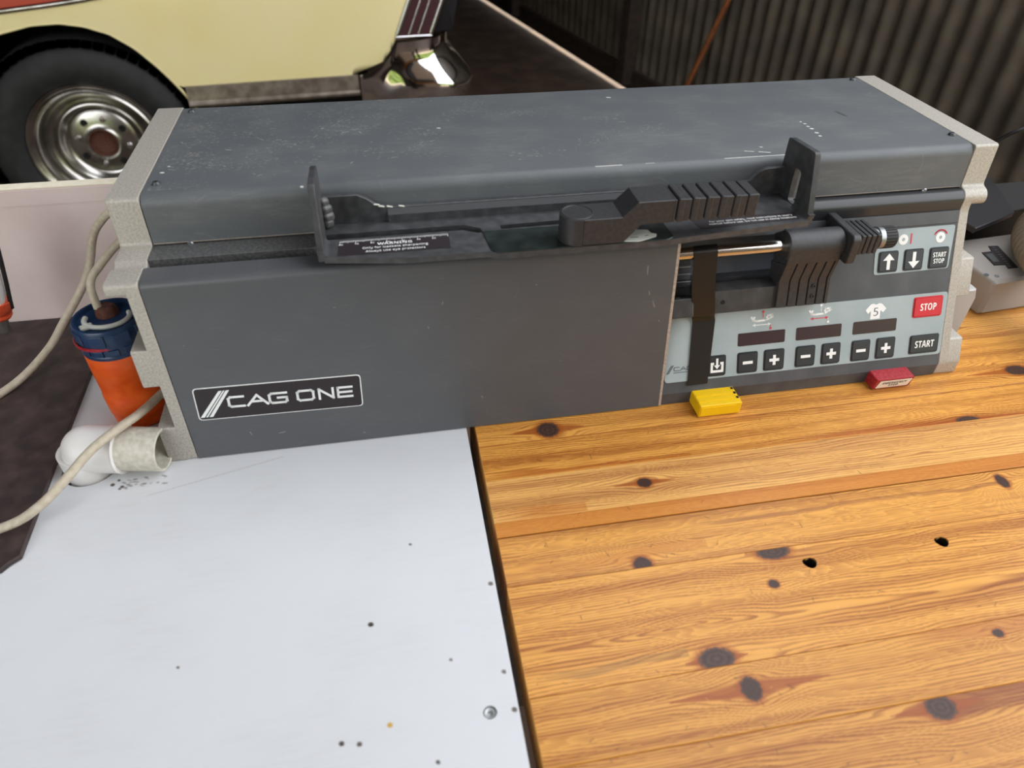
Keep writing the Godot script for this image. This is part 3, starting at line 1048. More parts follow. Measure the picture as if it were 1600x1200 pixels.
	for side in 2:
		for i in fold.size() - 1:
			var np := fold_normal(fold, i, 30.0, 0)
			var nq := fold_normal(fold, i, 30.0, 1)
			var p: Vector2 = fold[i] - np * 0.0028 * side
			var q: Vector2 = fold[i + 1] - nq * 0.0028 * side
			var a0 := cover_right(p.y)
			var a1 := cover_right(q.y)
			var v0 := 1.0 - p.y / 0.145
			var v1 := 1.0 - q.y / 0.145
			var n0 := Vector3(0, np.y, np.x) * (1.0 if side == 0 else -1.0)
			var n1 := Vector3(0, nq.y, nq.x) * (1.0 if side == 0 else -1.0)
			var A := Vector3(0.0006, p.y, p.x)
			var B := Vector3(a0, p.y, p.x)
			var Cc := Vector3(a1, q.y, q.x)
			var Dd := Vector3(0.0006, q.y, q.x)
			if side == 0:
				g.tri(A, Dd, Cc, n0, n1, n1, Vector2(0, v0), Vector2(0, v1), Vector2(a1 / 0.36, v1))
				g.tri(A, Cc, B, n0, n1, n0, Vector2(0, v0), Vector2(a1 / 0.36, v1), Vector2(a0 / 0.36, v0))
			else:
				g.flat(A, B, Cc, Dd)
	part("front_cover", g, cm, mc)
	g = G.new()
	for i in fold.size() - 1:      # its cut edge on the right
		var np := fold_normal(fold, i, 30.0, 0) * 0.0029
		var nq := fold_normal(fold, i, 30.0, 1) * 0.0029
		var p: Vector2 = fold[i]
		var q: Vector2 = fold[i + 1]
		var a0 := cover_right(p.y)
		var a1 := cover_right(q.y)
		var A := Vector3(a0, p.y, p.x)
		var B := Vector3(a0, p.y - np.y, p.x - np.x)
		var Cc := Vector3(a1, q.y - nq.y, q.x - nq.x)
		var Dd := Vector3(a1, q.y, q.x)
		var k := Vector3(0.0020, 0, 0)
		g.flat(A + k, Dd + k, Cc + k, B + k)
		g.flat(A, Dd, Dd + k, A + k)
		g.flat(B, B + k, Cc + k, Cc)
	part("cover_edge", g, M.edge, mc, "worn light cut edge of the front cover")
	# badge
	var t := COV
	g = G.new()
	g.ext(rounded(P2([0.0112, 0.0627, 0.0096, 0.0352, 0.1235, 0.0332, 0.1246, 0.0609]), 0.003, 4), t, 0.0, 0.0004)
	var badge := part("badge", g, M.white, mc, "black badge with a white border and the words CAG ONE")
	g = G.new()
	g.ext(rounded(P2([0.0120, 0.0620, 0.0105, 0.0359, 0.1227, 0.0339, 0.1238, 0.0602]), 0.0024, 4), t, 0.0003, 0.0006)
	part("badge_field", g, M.sticker, badge)
	g = G.new()
	var B4 := [Vector2(0.0098, 0.0352), Vector2(0.1235, 0.0332), Vector2(0.0112, 0.0627), Vector2(0.1246, 0.0609)]
	for s in [[0.012, 0.036, 0.150, 0.170], [0.044, 0.055, 0.176, 0.186], [0.064, 0.086, 0.192, 0.212]]:
		g.ext(PackedVector2Array([uvq(B4, s[0], 0.10), uvq(B4, s[1], 0.10), uvq(B4, s[3], 0.88), uvq(B4, s[2], 0.88)]), t, 0.0005, 0.0009)
	var glyphs := {
		"C": [[1, 1, .14, 1, 0, .84, 0, .16, .14, 0, 1, 0]],
		"A": [[0, 0, .52, 1, 1.04, 0], [.24, .36, .8, .36]],
		"G": [[1, 1, .14, 1, 0, .84, 0, .16, .14, 0, .88, 0, 1, .14, 1, .52, .5, .52]],
		"O": [[.14, 1, 0, .84, 0, .16, .14, 0, .86, 0, 1, .16, 1, .84, .86, 1, .14, 1]],
		"N": [[0, 0, 0, 1, 1, 0, 1, 1]],
		"E": [[1, 1, 0, 1, 0, 0, 1, 0], [0, .5, .96, .5]],
	}
	for l in [["C", 0.195, 0.283], ["A", 0.305, 0.418], ["G", 0.437, 0.540], ["O", 0.606, 0.702], ["N", 0.738, 0.822], ["E", 0.853, 0.938]]:
		for s in glyphs[l[0]]:
			var pts := PackedVector2Array()
			for i in range(0, s.size(), 2):
				pts.append(uvq(B4, lerpf(l[1], l[2], s[i]), lerpf(0.36, 0.655, s[i + 1])))
			stroke(g, pts, 0.00165, t, 0.0005, 0.0009)
	part("badge_lettering", g, M.white, badge)

func uvq(b: Array, u: float, v: float) -> Vector2:
	return (b[0] as Vector2).lerp(b[1], u).lerp((b[2] as Vector2).lerp(b[3], u), v)

func cover_right(y: float) -> float:
	return lerpf(0.3533, 0.3498, clampf(y / 0.14, 0.0, 1.0))

func fold_normal(p: Array, i: int, smooth: float, which: int) -> Vector2:      # normal of a (z, y) fold at either end of edge i
	var e: Vector2 = (p[i + 1] - p[i]).normalized()
	var m := Vector2(-e.y, e.x)
	var j := i - 1 if which == 0 else i + 1
	if j >= 0 and j < p.size() - 1:
		var f: Vector2 = (p[j + 1] - p[j]).normalized()
		var k := Vector2(-f.y, f.x)
		if m.dot(k) > cos(deg_to_rad(smooth)):
			m = (m + k).normalized()
	return m


# ================================================================ the control panel
func build_panel() -> void:
	var mc: Node3D = M.machine
	var t := PAN
	var g := G.new()
	g.ext(holed(P2([0.30, -0.001, 0.5992, -0.001, 0.5992, 0.1262, 0.30, 0.1262]), [P2([0.345, 0.0835, 0.452, 0.0835, 0.452, 0.1185, 0.345, 0.1185])]), t, -0.003, 0.0)
	ext_x(g, P2([0.226, 0.0005, 0.2301, 0.0005, 0.2303, 0.0120, 0.226, 0.0130]), 0.30, 0.5992)
	g.box(Vector3(0.45, 0.046, 0.178), Vector3(0.298, 0.09, 0.024))
	part("control_panel", g, M.panel, mc)
	g = G.new()
	g.ext(P2([0.452, 0.1165, 0.5990, 0.1165, 0.5990, 0.1262, 0.452, 0.1262]), t, 0.0, 0.0012, 0.0003)
	part("panel_rim", g, M.panel, mc)
	# the recess with a ribbed slide cover
	g = G.new()
	g.box(t * Vector3(0.40, 0.1, -0.015), Vector3(0.12, 0.05, 0.004), t.basis)
	part("recess_back", g, M.recess, mc)
	for i in 5:
		g = G.new()
		g.box(t * Vector3(0.3645, 0.0855 + i * 0.0056, -0.004), Vector3(0.026, 0.0046, 0.003), t.basis, 0.0006)
		part("bellows_rib", g, M.rough_strip, mc)
		g = G.new()
		g.rbox(t * Vector3(0.3645, 0.0878 + i * 0.0056, -0.0018), Vector3(0.026, 0.0007, 0.0012), 0.0003, t.basis)
		part("bellows_edge", g, M.housing, mc)
	# keypads
	g = G.new()
	g.ext(rounded(P2([0.3568, 0.0085, 0.5992, 0.0085, 0.5992, 0.0612, 0.3568, 0.0612]), 0.003), t, 0.0, 0.0005)
	var kp := part("lower_keypad", g, M.keypad, mc, "lower pale grey keypad with three displays")
	g = G.new()
	g.ext(rounded(P2([0.5302, 0.0800, 0.5960, 0.0806, 0.5978, 0.1150, 0.5290, 0.1148]), 0.0025), t, 0.0, 0.0005)
	var ku := part("upper_keypad", g, M.keypad, mc, "upper pale grey keypad with arrow keys")
	for d in [[0.4172, 0.4572], [0.4668, 0.5062], [0.5165, 0.5552]]:
		g = G.new()
		g.ext(rrect(d[0], 0.0327, d[1], 0.0432, 0.0012), t, 0.0004, 0.0007)
		part("display", g, M.display, kp)
	# keys, each with its sign
	var keys := [["minus_key", 0.4172, 0.4348, 0.0101, 0.0276, "-"], ["plus_key", 0.4398, 0.4577, 0.0099, 0.0277, "+"], ["minus_key", 0.4672, 0.4846, 0.0101, 0.0278, "-"], ["plus_key", 0.4899, 0.5069, 0.0101, 0.0279, "+"],
		["minus_key", 0.5164, 0.5334, 0.0099, 0.0277, "-"], ["plus_key", 0.5385, 0.5560, 0.0098, 0.0278, "+"], ["store_key", 0.3922, 0.4078, 0.0101, 0.0274, "m"], ["start_key", 0.5691, 0.5961, 0.0106, 0.0268, "START"],
		["stop_key", 0.5686, 0.5953, 0.0415, 0.0588, "STOP"], ["start_stop_key", 0.5772, 0.5947, 0.0811, 0.0983, "START\nSTOP"], ["down_arrow_key", 0.5549, 0.5723, 0.0813, 0.0985, "v"], ["up_arrow_key", 0.5327, 0.5501, 0.0814, 0.0984, "^"]]
	for k in keys:
		var x0: float = k[1]
		var x1: float = k[2]
		var s0: float = k[3]
		var s1: float = k[4]
		var c := Vector2((x0 + x1) * 0.5, (s0 + s1) * 0.5)
		g = G.new()
		g.ext(rrect(x0, s0, x1, s1, 0.0022), t, 0.0004, 0.0010, 0.0003)
		g.ext(rrect(x0 + 0.0009, s0 + 0.0011, x1 - 0.0009, s1 - 0.0009, 0.0018), t, 0.0009, 0.0015, 0.0004)
		var o := part(k[0], g, M.red_key if k[0] == "stop_key" else M.key, mc, "red STOP key" if k[0] == "stop_key" else "")
		g = G.new()
		if k[5] == "-" or k[5] == "+":
			g.ext(P2([c.x - 0.0042, c.y - 0.0012, c.x + 0.0042, c.y - 0.0012, c.x + 0.0042, c.y + 0.0012, c.x - 0.0042, c.y + 0.0012]), t, 0.0014, 0.00165)
			if k[5] == "+":
				g.ext(P2([c.x - 0.0012, c.y - 0.0042, c.x + 0.0012, c.y - 0.0042, c.x + 0.0012, c.y + 0.0042, c.x - 0.0012, c.y + 0.0042]), t, 0.0014, 0.00166)
		elif k[5] == "v" or k[5] == "^":
			var f := -1.0 if k[5] == "v" else 1.0
			g.ext(P2([c.x - 0.0014, c.y - 0.0062 * f, c.x + 0.0014, c.y - 0.0062 * f, c.x + 0.0014, c.y + 0.0012 * f, c.x + 0.0049, c.y + 0.0012 * f, c.x, c.y + 0.0066 * f, c.x - 0.0049, c.y + 0.0012 * f, c.x - 0.0014, c.y + 0.0012 * f]), t, 0.0014, 0.00165)
		elif k[5] == "m":
			g.ext(P2([c.x - 0.0054, c.y + 0.0030, c.x - 0.0054, c.y - 0.0054, c.x + 0.0054, c.y - 0.0054, c.x + 0.0054, c.y + 0.0030, c.x + 0.0026, c.y + 0.0030, c.x + 0.0026, c.y + 0.0011, c.x + 0.0035, c.y + 0.0011, c.x + 0.0035, c.y - 0.0034, c.x - 0.0035, c.y - 0.0034, c.x - 0.0035, c.y + 0.0011, c.x - 0.0026, c.y + 0.0011, c.x - 0.0026, c.y + 0.0030]), t, 0.0014, 0.00165)
			g.ext(P2([c.x - 0.0009, c.y + 0.0062, c.x - 0.0009, c.y + 0.0006, c.x - 0.0026, c.y + 0.0006, c.x, c.y - 0.0026, c.x + 0.0026, c.y + 0.0006, c.x + 0.0009, c.y + 0.0006, c.x + 0.0009, c.y + 0.0062]), t, 0.0014, 0.00167)
		else:
			var two: bool = k[5].contains("\n")
			var cap := 0.0037 if two else 0.0056
			letters(k[5], cap, t * Transform3D(Basis.IDENTITY, Vector3(c.x, c.y, 0.00158)), M.white, o, true, 0.78, "lettering", -14.0 if two else 0.0)
			continue
		part("sign", g, M.white, o)
	# pictograms
	for px in [0.4372, 0.4866]:
		g = G.new()
		var y0 := 0.0515 if px < 0.45 else 0.0522
		for s in [[-.0092, .0036, -.0080, .0012, -.0050, .0004, .0030, .0006, .0062, .0020, .0088, .0034, .0080, .0046, .0046, .0044, .0036, .0028], [-.0070, .0034, -.0074, .0016]]:
			var pts := PackedVector2Array()
			for i in range(0, s.size(), 2):
				pts.append(Vector2(px + s[i], y0 + s[i + 1]))
			stroke(g, pts, 0.0015, t, 0.0004, 0.0007)
		part("skate_pictogram", g, M.white, kp)
		g = G.new()
		g.ext(disc(Vector2(px + 0.0004, y0 + 0.0076), 0.0011, 12), t, 0.0004, 0.0007)
		stroke(g, P2([px + 0.0004, y0 + 0.0070, px + 0.0004, y0 + 0.0030]), 0.0004, t, 0.0004, 0.0007)
		part("height_sign", g, M.red_print if px < 0.45 else M.white, kp)
		g = G.new()
		stroke(g, P2([px - 0.0066, y0 - 0.0028, px + 0.0056, y0 - 0.0028]), 0.0006, t, 0.0004, 0.0007)
		for e in [[-1.0, -0.0070], [1.0, 0.0060]]:
			g.ext(P2([px + e[1] + e[0] * 0.0016, y0 - 0.0028, px + e[1] - e[0] * 0.0012, y0 - 0.0016, px + e[1] - e[0] * 0.0012, y0 - 0.0040]), t, 0.0004, 0.0007)
		part("travel_sign", g, M.white if px < 0.45 else M.red_print, kp)
		g = G.new()
		g.ext(disc(Vector2(px + 0.0072, y0 - 0.0064), 0.0010, 12), t, 0.0004, 0.0007)
		stroke(g, P2([px + 0.0072, y0 - 0.0058, px + 0.0070, y0 - 0.0032]), 0.0004, t, 0.0004, 0.0007)
		part("speed_sign", g, M.red_print if px < 0.45 else M.white, kp)
	g = G.new()
	var sc := Vector2(0.5354, 0.0505)
	g.ext(P2([sc.x - 0.0044, sc.y - 0.0064, sc.x + 0.0040, sc.y - 0.0062, sc.x + 0.0040, sc.y + 0.0006, sc.x + 0.0066, sc.y - 0.0014, sc.x + 0.0092, sc.y + 0.0016, sc.x + 0.0048, sc.y + 0.0060, sc.x + 0.0024, sc.y + 0.0064, sc.x, sc.y + 0.0054, sc.x - 0.0026, sc.y + 0.0064, sc.x - 0.0050, sc.y + 0.0060, sc.x - 0.0092, sc.y + 0.0014, sc.x - 0.0068, sc.y - 0.0016, sc.x - 0.0044, sc.y + 0.0006]), t, 0.0004, 0.0007)
	part("shirt_pictogram", g, M.white, kp)
	letters("5", 0.0066, t * Transform3D(Basis.IDENTITY, Vector3(sc.x, sc.y - 0.0004, 0.0008)), M.grey_print, kp, false, 1.0, "shirt_number")
	for c in [Vector2(0.5530, 0.1064), Vector2(0.5856, 0.1058)]:
		g = G.new()
		g.lathe([Vector2(0.0014, 0.0), Vector2(0.0014, 0.0003), Vector2(0.0041, 0.0003), Vector2(0.0041, 0.0)], t * Transform3D(Basis(Vector3(1, 0, 0), Vector3(0, 0, 1), Vector3(0, -1, 0)), Vector3(c.x, c.y, 0.0004)), 28)
		part("wheel_pictogram", g, M.white, ku)
	g = G.new()
	g.ext(P2([0.5592, 0.1026, 0.5604, 0.1026, 0.5604, 0.1108, 0.5592, 0.1108]), t, 0.0004, 0.0007)
	part("height_sign", g, M.red_print, ku)
	g = G.new()
	var arc := PackedVector2Array()
	for i in 12:
		arc.append(Vector2(0.5856, 0.1058) + Vector2.from_angle(deg_to_rad(30.0 + i * 11.0)) * 0.0058)
	stroke(g, arc, 0.0012, t, 0.0004, 0.0007)
	part("turn_sign", g, M.red_print, ku)
	# small maker's mark, half hidden by the tape
	g = G.new()
	for s in [[0.3580, 0.3588, 0.3622, 0.3630], [0.3592, 0.3602, 0.3634, 0.3644]]:
		g.ext(P2([s[0], 0.0158, s[1], 0.0158, s[3], 0.0226, s[2], 0.0226]), t, 0.0004, 0.0007)
	for s in [[0.3688, 0.0208, 0.3650, 0.0208, 0.3644, 0.0202, 0.3644, 0.0186, 0.3650, 0.0180, 0.3688, 0.0180], [0.3698, 0.0180, 0.3722, 0.0208, 0.3746, 0.0180], [0.3710, 0.0190, 0.3734, 0.0190], [0.3796, 0.0208, 0.3758, 0.0208, 0.3754, 0.0202, 0.3754, 0.0186, 0.3758, 0.0180, 0.3794, 0.0180, 0.3796, 0.0194, 0.3776, 0.0194], [0.3644, 0.0164, 0.3800, 0.0164]]:
		stroke(g, P2(s), 0.0006, t, 0.0004, 0.0007)
	part("makers_mark", g, M.grey_print, kp)
	# switches under the panel
	g = G.new()
	g.rbox(Vector3(0.3973, 0.0066, 0.2382), Vector3(0.0348, 0.0112, 0.0232), 0.0008)
	for i in 2:
		g.box(Vector3(0.3960, 0.0123, 0.2370 + i * 0.0060), Vector3(0.0300, 0.0006, 0.0026))
	g.box(Vector3(0.3955, 0.0066, 0.2499), Vector3(0.0290, 0.0080, 0.0006))
	var ys := part("yellow_switch", g, M.yellow, mc, "yellow block switch under the panel")
	for i in 3:
		g = G.new()
		g.box(Vector3(0.4130, 0.01235, 0.2325 + i * 0.0055), Vector3(0.0016, 0.0006, 0.0022))
		part("slot", g, M.void, ys)
	g = G.new()
	ext_x(g, P2([0.226, 0.0008, 0.2408, 0.0008, 0.2430, 0.0122, 0.226, 0.0126]), 0.5357, 0.5700, 0.0008)
	var rs := part("red_switch", g, M.red, mc, "red emergency stop block switch under the panel")
	var rt := Transform3D(Basis(Vector3(1, 0, 0), Vector3(0, 0.9818, 0.1895), Vector3(0, -0.1895, 0.9818)), Vector3(0.5528, 0.0065, 0.2421))
	g = G.new()
	g.ext(rounded(P2([-0.0150, -0.0042, 0.0140, -0.0042, 0.0152, 0.0042, -0.0138, 0.0042]), 0.0006), rt, 0.0, 0.0003)
	part("label_plate", g, M.cream, rs)
	letters("EMERGENCY\nSTOP", 0.0023, rt * Transform3D(Basis.IDENTITY, Vector3(0, 0, 0.0004)), M.grey_print, rs, true, 1.15, "lettering", -14.0)


# ================================================================ rod and carriage
func build_slide() -> void:
	var mc: Node3D = M.machine
	var t := PAN
	var ax := Vector2(0.112, 0.018)      # the rod's line on the panel: up the slope, out
	var g := G.new()
	g.cyl(t * Vector3(0.34, ax.x, ax.y), t * Vector3(0.486, ax.x, ax.y), 0.0046, 28)
	part("guide_rod", g, M.steel, mc, "polished steel rod")
	g = G.new()      # the bar the carriage stands on: drawn in (out, up) and pushed along x
	var tb := Transform3D(Basis(t.basis.z, t.basis.y, -t.basis.x), t.origin)
	g.ext(P2([0.0, 0.0632, 0.0095, 0.0636, 0.0115, 0.0808, 0.004, 0.0856, 0.0, 0.0856]), tb, -0.4480, -0.3760, 0.0005)
	part("slide_bar", g, M.bar, mc)
	g = G.new()
	g.cyl(t * Vector3(0.3985, 0.0720, 0.0090), t * Vector3(0.3985, 0.0720, 0.0108), 0.0017, 14)
	part("bar_hole_disc", g, M.void, mc)  # black disc, the dark of a hole in the bar put into colour
	g = G.new()
	g.rbox(t * Vector3(0.3640, 0.0705, 0.0065), Vector3(0.0210, 0.0150, 0.013), 0.0012, t.basis)
	g.cyl(t * Vector3(0.3625, 0.0777, 0.0075), t * Vector3(0.3625, 0.0783, 0.0075), 0.0028, 16)
	part("end_block", g, M.bar, mc)
	# carriage: a barrel round the rod and a ribbed apron
	g = G.new()
	g.cyl(t * Vector3(0.4405, ax.x, ax.y), t * Vector3(0.4850, ax.x, ax.y), 0.0112, 36, 0.001)
	var apron := P2([0.0, 0.1, 0.0265, 0.1065, 0.0292, 0.1125, 0.0262, 0.1040, 0.0150, 0.0845, 0.0125, 0.0640, 0.0, 0.0640])
	var top := P2([0.004, 0.12, 0.016, 0.1228, 0.0288, 0.1140, 0.0272, 0.1050, 0.0238, 0.0985, 0.004, 0.0985])
	g.ext(top, tb, -0.4835, -0.4412, 0.0006)
	g.ext(P2([0.0, 0.0990, 0.0222, 0.0990, 0.0134, 0.0845, 0.0108, 0.0642, 0.0, 0.0642]), tb, -0.4825, -0.4420)
	var edges := [0.4412, 0.4500, 0.4578, 0.4656, 0.4734, 0.4805, 0.4835]
	for i in edges.size() - 1:
		g.ext(P2([0.002, 0.0988, 0.0240, 0.0988, 0.0150, 0.0845, 0.0125, 0.0640, 0.002, 0.0640]), tb, -(edges[i + 1] - (0.0006 if i < 5 else 0.0)), -(edges[i] + (0.0006 if i > 0 else 0.0)), 0.0003)
	part("carriage", g, M.plastic, mc, "black ribbed carriage on the steel rod")
	for s in [0.0710, 0.0788]:
		g = G.new()
		g.lathe([Vector2(0.0016, 0.0), Vector2(0.0016, 0.0008), Vector2(0.0008, 0.0008), Vector2(0.0008, 0.0002), Vector2(0, 0.0002)], t * Transform3D(Basis(Vector3(1, 0, 0), Vector3(0, 0, 1), Vector3(0, -1, 0)), Vector3(0.4700, s, 0.0135 + (s - 0.071) * 0.12)), 14)
		part("carriage_screw", g, M.black, mc)
	# adjuster: square plate, ribbed block, thimble
	g = G.new()
	ext_x(g, rounded(P2([0.1815, 0.1122, 0.2192, 0.1120, 0.2214, 0.1142, 0.2216, 0.1326, 0.2189, 0.1352, 0.1815, 0.1358]), 0.003, 4), 0.4850, 0.4912, 0.0006)
	part("adjuster_plate", g, M.plastic, mc, "square black plate on the end of the carriage")
	g = G.new()
	for i in 5:
		g.rbox(Vector3(0.4932 + i * 0.0042, 0.1242, 0.2025), Vector3(0.0034, 0.0156, 0.0256), 0.0008)
	g.box(Vector3(0.5005, 0.1242, 0.2025), Vector3(0.0185, 0.0132, 0.0232))
	part("adjuster_block", g, M.plastic, mc)
	var axis := Transform3D(Basis(Vector3(0, 1, 0), Vector3(1, 0, 0), Vector3(0, 0, -1)), Vector3(0.5105, 0.1235, 0.2046))
	g = G.new()
	g.lathe([Vector2(0, 0), Vector2(0.0072, 0), Vector2(0.0074, 0.0004), Vector2(0.0074, 0.0040), Vector2(0.0084, 0.0044), Vector2(0.0084, 0.0082), Vector2(0, 0.0084)], axis, 32)
	part("thimble", g, M.screw, mc, "bright metal thimble with a graduated collar")
	g = G.new()
	g.lathe([Vector2(0, 0.0082), Vector2(0.0079, 0.0082), Vector2(0.0079, 0.0182), Vector2(0.0070, 0.0190), Vector2(0, 0.0190)], axis, 32)
	for i in 22:
		var a := TAU * i / 22.0
		var d := Vector3(0, cos(a), sin(a))
		g.rbox(axis.origin + Vector3(0.0132, 0, 0) + d * 0.0079, Vector3(0.0096, 0.0012, 0.0014), 0.0004, Basis(Vector3(1, 0, 0), d, Vector3(1, 0, 0).cross(d)))
	part("knurled_knob", g, M.black, mc, "small black fluted knob")
	# strip of black tape over the rod, hanging down over the panel
	var tape := thing("tape_strip", "strip of black tape hung over the steel rod and down across the control panel", "tape", Vector3(0.385, 0.005, 0.232))
	var run := [Vector3(0.3735, 0.1128, 0.0128), Vector3(0.3722, 0.1160, 0.0150), Vector3(0.3705, 0.1172, 0.0185), Vector3(0.3692, 0.1150, 0.0222), Vector3(0.3690, 0.1118, 0.0234), Vector3(0.3715, 0.0850, 0.0150), Vector3(0.3738, 0.0645, 0.0112), Vector3(0.3770, 0.0600, 0.0042), Vector3(0.3785, 0.0560, 0.0018), Vector3(0.3754, 0.0048, 0.0014)]
	g = G.new()
	var A := []
	var B := []
	for p in run:
		var wd := 0.0182 if p.y > 0.058 else lerpf(0.0168, 0.0186, p.y / 0.06)
		A.append([t * p, t * (p + Vector3(wd, 0.0002, 0))])
		B.append([t * (p - Vector3(0, 0, 0.0004)), t * (p + Vector3(wd, 0.0002, -0.0004))])
	g.sheet(A, false)
	g.sheet(B, true)
	part("strip", g, M.tape, tape)


# ================================================================ the skate holder
func build_holder() -> void:
	var h := thing("skate_holder", "black skate holder tray with two upright ends and a lever, lying across the machine", "skate holder", Vector3(0.28, 0.1475, 0.205))
	var Y0 := 0.1478
	var Y1 := 0.152
	var outer := P2([0.1135, 0.1772, 0.4440, 0.1772, 0.4440, 0.2214, 0.3420, 0.2322, 0.3360, 0.2333, 0.2240, 0.2333, 0.2170, 0.2298, 0.1660, 0.2296, 0.1135, 0.2212])
	var s1 := P2([0.1142, 0.1915, 0.2060, 0.1915, 0.2162, 0.1975, 0.2175, 0.2040, 0.2140, 0.2040, 0.2040, 0.1985, 0.1142, 0.1990])
	var s2 := P2([0.2300, 0.1955, 0.2760, 0.1945, 0.2760, 0.2000, 0.2300, 0.2010])
	var flip := func(p: PackedVector2Array) -> PackedVector2Array:
		var o := PackedVector2Array()
		for q in p:
			o.append(Vector2(q.x, -q.y))
		return o
	var g := G.new()
	g.ext(holed(flip.call(outer), [flip.call(s1), flip.call(s2)]), flat_y(), Y0, Y1, 0.0)
	part("tray", g, M.tray, h)
	# rear flange, raised at both ends
	var fl := P2([0.1135, 0.1478, 0.4440, 0.1478, 0.4440, 0.1722, 0.4290, 0.1722, 0.4230, 0.1700, 0.4170, 0.1640, 0.4110, 0.1622, 0.1560, 0.1622, 0.1490, 0.1640, 0.1430, 0.1690, 0.1370, 0.1722, 0.1135, 0.1722])
	g = G.new()
	g.ext(fl, Transform3D.IDENTITY, 0.1740, 0.1776, 0.0005)
	g.box(Vector3(0.2840, 0.1547, 0.1786), Vector3(0.256, 0.0056, 0.0032))
	part("rear_flange", g, M.tray, h)
	g = G.new()
	ext_x(g, P2([0.1770, 0.1575, 0.1802, 0.1575, 0.1772, 0.1618, 0.1770, 0.1618]), 0.1560, 0.4120)
	part("grit_strip", g, M.rough_strip, h, "rough grey strip along the rear flange")
	# upright ends with a slot
	var up := rounded(P2([0.1712, 0.1478, 0.2206, 0.1478, 0.2072, 0.1945, 0.1712, 0.1918]), 0.0022, 4)
	var slot := rounded(P2([0.1895, 0.1525, 0.1990, 0.1525, 0.1975, 0.1765, 0.1890, 0.1775]), 0.003, 4)
	var dz := func(p: PackedVector2Array) -> PackedVector2Array:
		return p
	for x in [0.1097, 0.4432]:
		g = G.new()
		ext_x(g, holed(up, [slot]) if x > 0.3 else up, x, x + 0.0040, 0.0004 if x < 0.3 else 0.0)
		part("upright_end", g, M.tray, h)
		g = G.new()      # the bend between upright and tray
		var s := 1.0 if x < 0.3 else -1.0
		var c := Vector2(x + (0.0040 if s > 0.0 else 0.0) + s * 0.0035, Y1 + 0.0035)
		var bend := PackedVector2Array()
		for i in 7:
			bend.append(c + Vector2(-s * cos(PI * 0.5 * i / 6.0), -sin(PI * 0.5 * i / 6.0)) * 0.0035)
		for i in 7:
			bend.append(c + Vector2(-s * cos(PI * 0.5 * (6 - i) / 6.0), -sin(PI * 0.5 * (6 - i) / 6.0)) * 0.0077)
		g.ext(bend, Transform3D.IDENTITY, 0.1995, 0.2208)
		part("bend", g, M.tray, h)
	g = G.new()
	for p in [[0.1150, 0.1695, 0.1800, 0.0030], [0.1158, 0.1650, 0.1806, 0.0034], [0.1163, 0.1600, 0.1812, 0.0036], [0.1160, 0.1560, 0.1818, 0.0032]]:
		g.rbox(Vector3(p[0], p[1], p[2]), Vector3(p[3] * 2.4, 0.0072, p[3] * 2.0), 0.0028, Basis.from_euler(Vector3(0.1, 0.6, 0.05)))
	part("weld", g, M.strip, h, "grey weld bead in the left corner")
	g = G.new()
	for p in [[0.1490, 0.1642], [0.1520, 0.1628], [0.1575, 0.1622], [0.1655, 0.1620]]:
		g.rbox(Vector3(p[0], p[1], 0.1772), Vector3(0.0042, 0.0009, 0.0016), 0.0004, Basis.from_euler(Vector3(0, 0, -0.2)))
	part("worn_paint", g, M.bone, h, "chipped bare metal on the flange")
	# stickers
	var lay := Transform3D(Basis(Vector3(1, 0, 0), Vector3(0, 0, -1), Vector3(0, 1, 0)), Vector3(0, 0.1523, 0))
	g = G.new()
	ext_y(g, P2([0.1226, 0.2018, 0.1942, 0.2020, 0.1936, 0.2212, 0.1220, 0.2212]), 0.1519, 0.1522)
	var st := part("warning_sticker", g, M.sticker, h, "dark sticker with a millimetre scale and a warning")
	g = G.new()
	for i in 71:
		var l := 0.0036 if i % 10 == 0 else (0.0028 if i % 5 == 0 else 0.0020)
		g.box(Vector3(0.1234 + i * 0.001, 0.1523, 0.2024 + l * 0.5), Vector3(0.00032, 0.0002, l))
	part("scale_marks", g, M.white, st)
	for i in 7:
		letters(str(80 - i * 10), 0.0014, lay * Transform3D(Basis.IDENTITY, Vector3(0.1240 + i * 0.01, -0.2072, 0)), M.white, st, false, 1.3, "scale_number")
	letters("WARNING", 0.0029, lay * Transform3D(Basis.IDENTITY, Vector3(0.1586, -0.2092, 0)), M.white, st, true, 1.15)
	letters("Only for iceskate sharpening", 0.0024, lay * Transform3D(Basis.IDENTITY, Vector3(0.1586, -0.2136, 0)), M.white, st, false, 0.98)
	letters("Always use eye protectors", 0.0024, lay * Transform3D(Basis.IDENTITY, Vector3(0.1586, -0.2180, 0)), M.white, st, false, 0.98)
	g = G.new()
	ext_y(g, P2([0.3620, 0.2085, 0.4390, 0.2085, 0.4374, 0.2185, 0.3640, 0.2225]), 0.1519, 0.1522)
	var s2k := part("safety_sticker", g, M.sticker, h, "dark sticker with a safety notice")
	var tilt := Basis(Vector3(0, 1, 0), 0.02)
	letters("For your own safety, read instructions in user's", 0.0022, Transform3D(tilt, Vector3.ZERO) * lay * Transform3D(Basis.IDENTITY, Vector3(0.4000, -0.2128 - 0.0080, 0)), M.white, s2k, false, 0.96)
	letters("manual before use. Do not use in damp locations", 0.0022, Transform3D(tilt, Vector3.ZERO) * lay * Transform3D(Basis.IDENTITY, Vector3(0.4000, -0.2162 - 0.0080, 0)), M.white, s2k, false, 0.96)
	# green plate with a skate on it
	g = G.new()
	ext_y(g, rounded(P2([0.2165, 0.2028, 0.3410, 0.2040, 0.3418, 0.2300, 0.3370, 0.2332, 0.2222, 0.2332, 0.2186, 0.2290]), 0.002, 3), 0.1515, 0.1526, 0.0003)
	var gp := part("name_plate", g, M.badge_green, h, "dark green plate with a white skate on it")
	g = G.new()
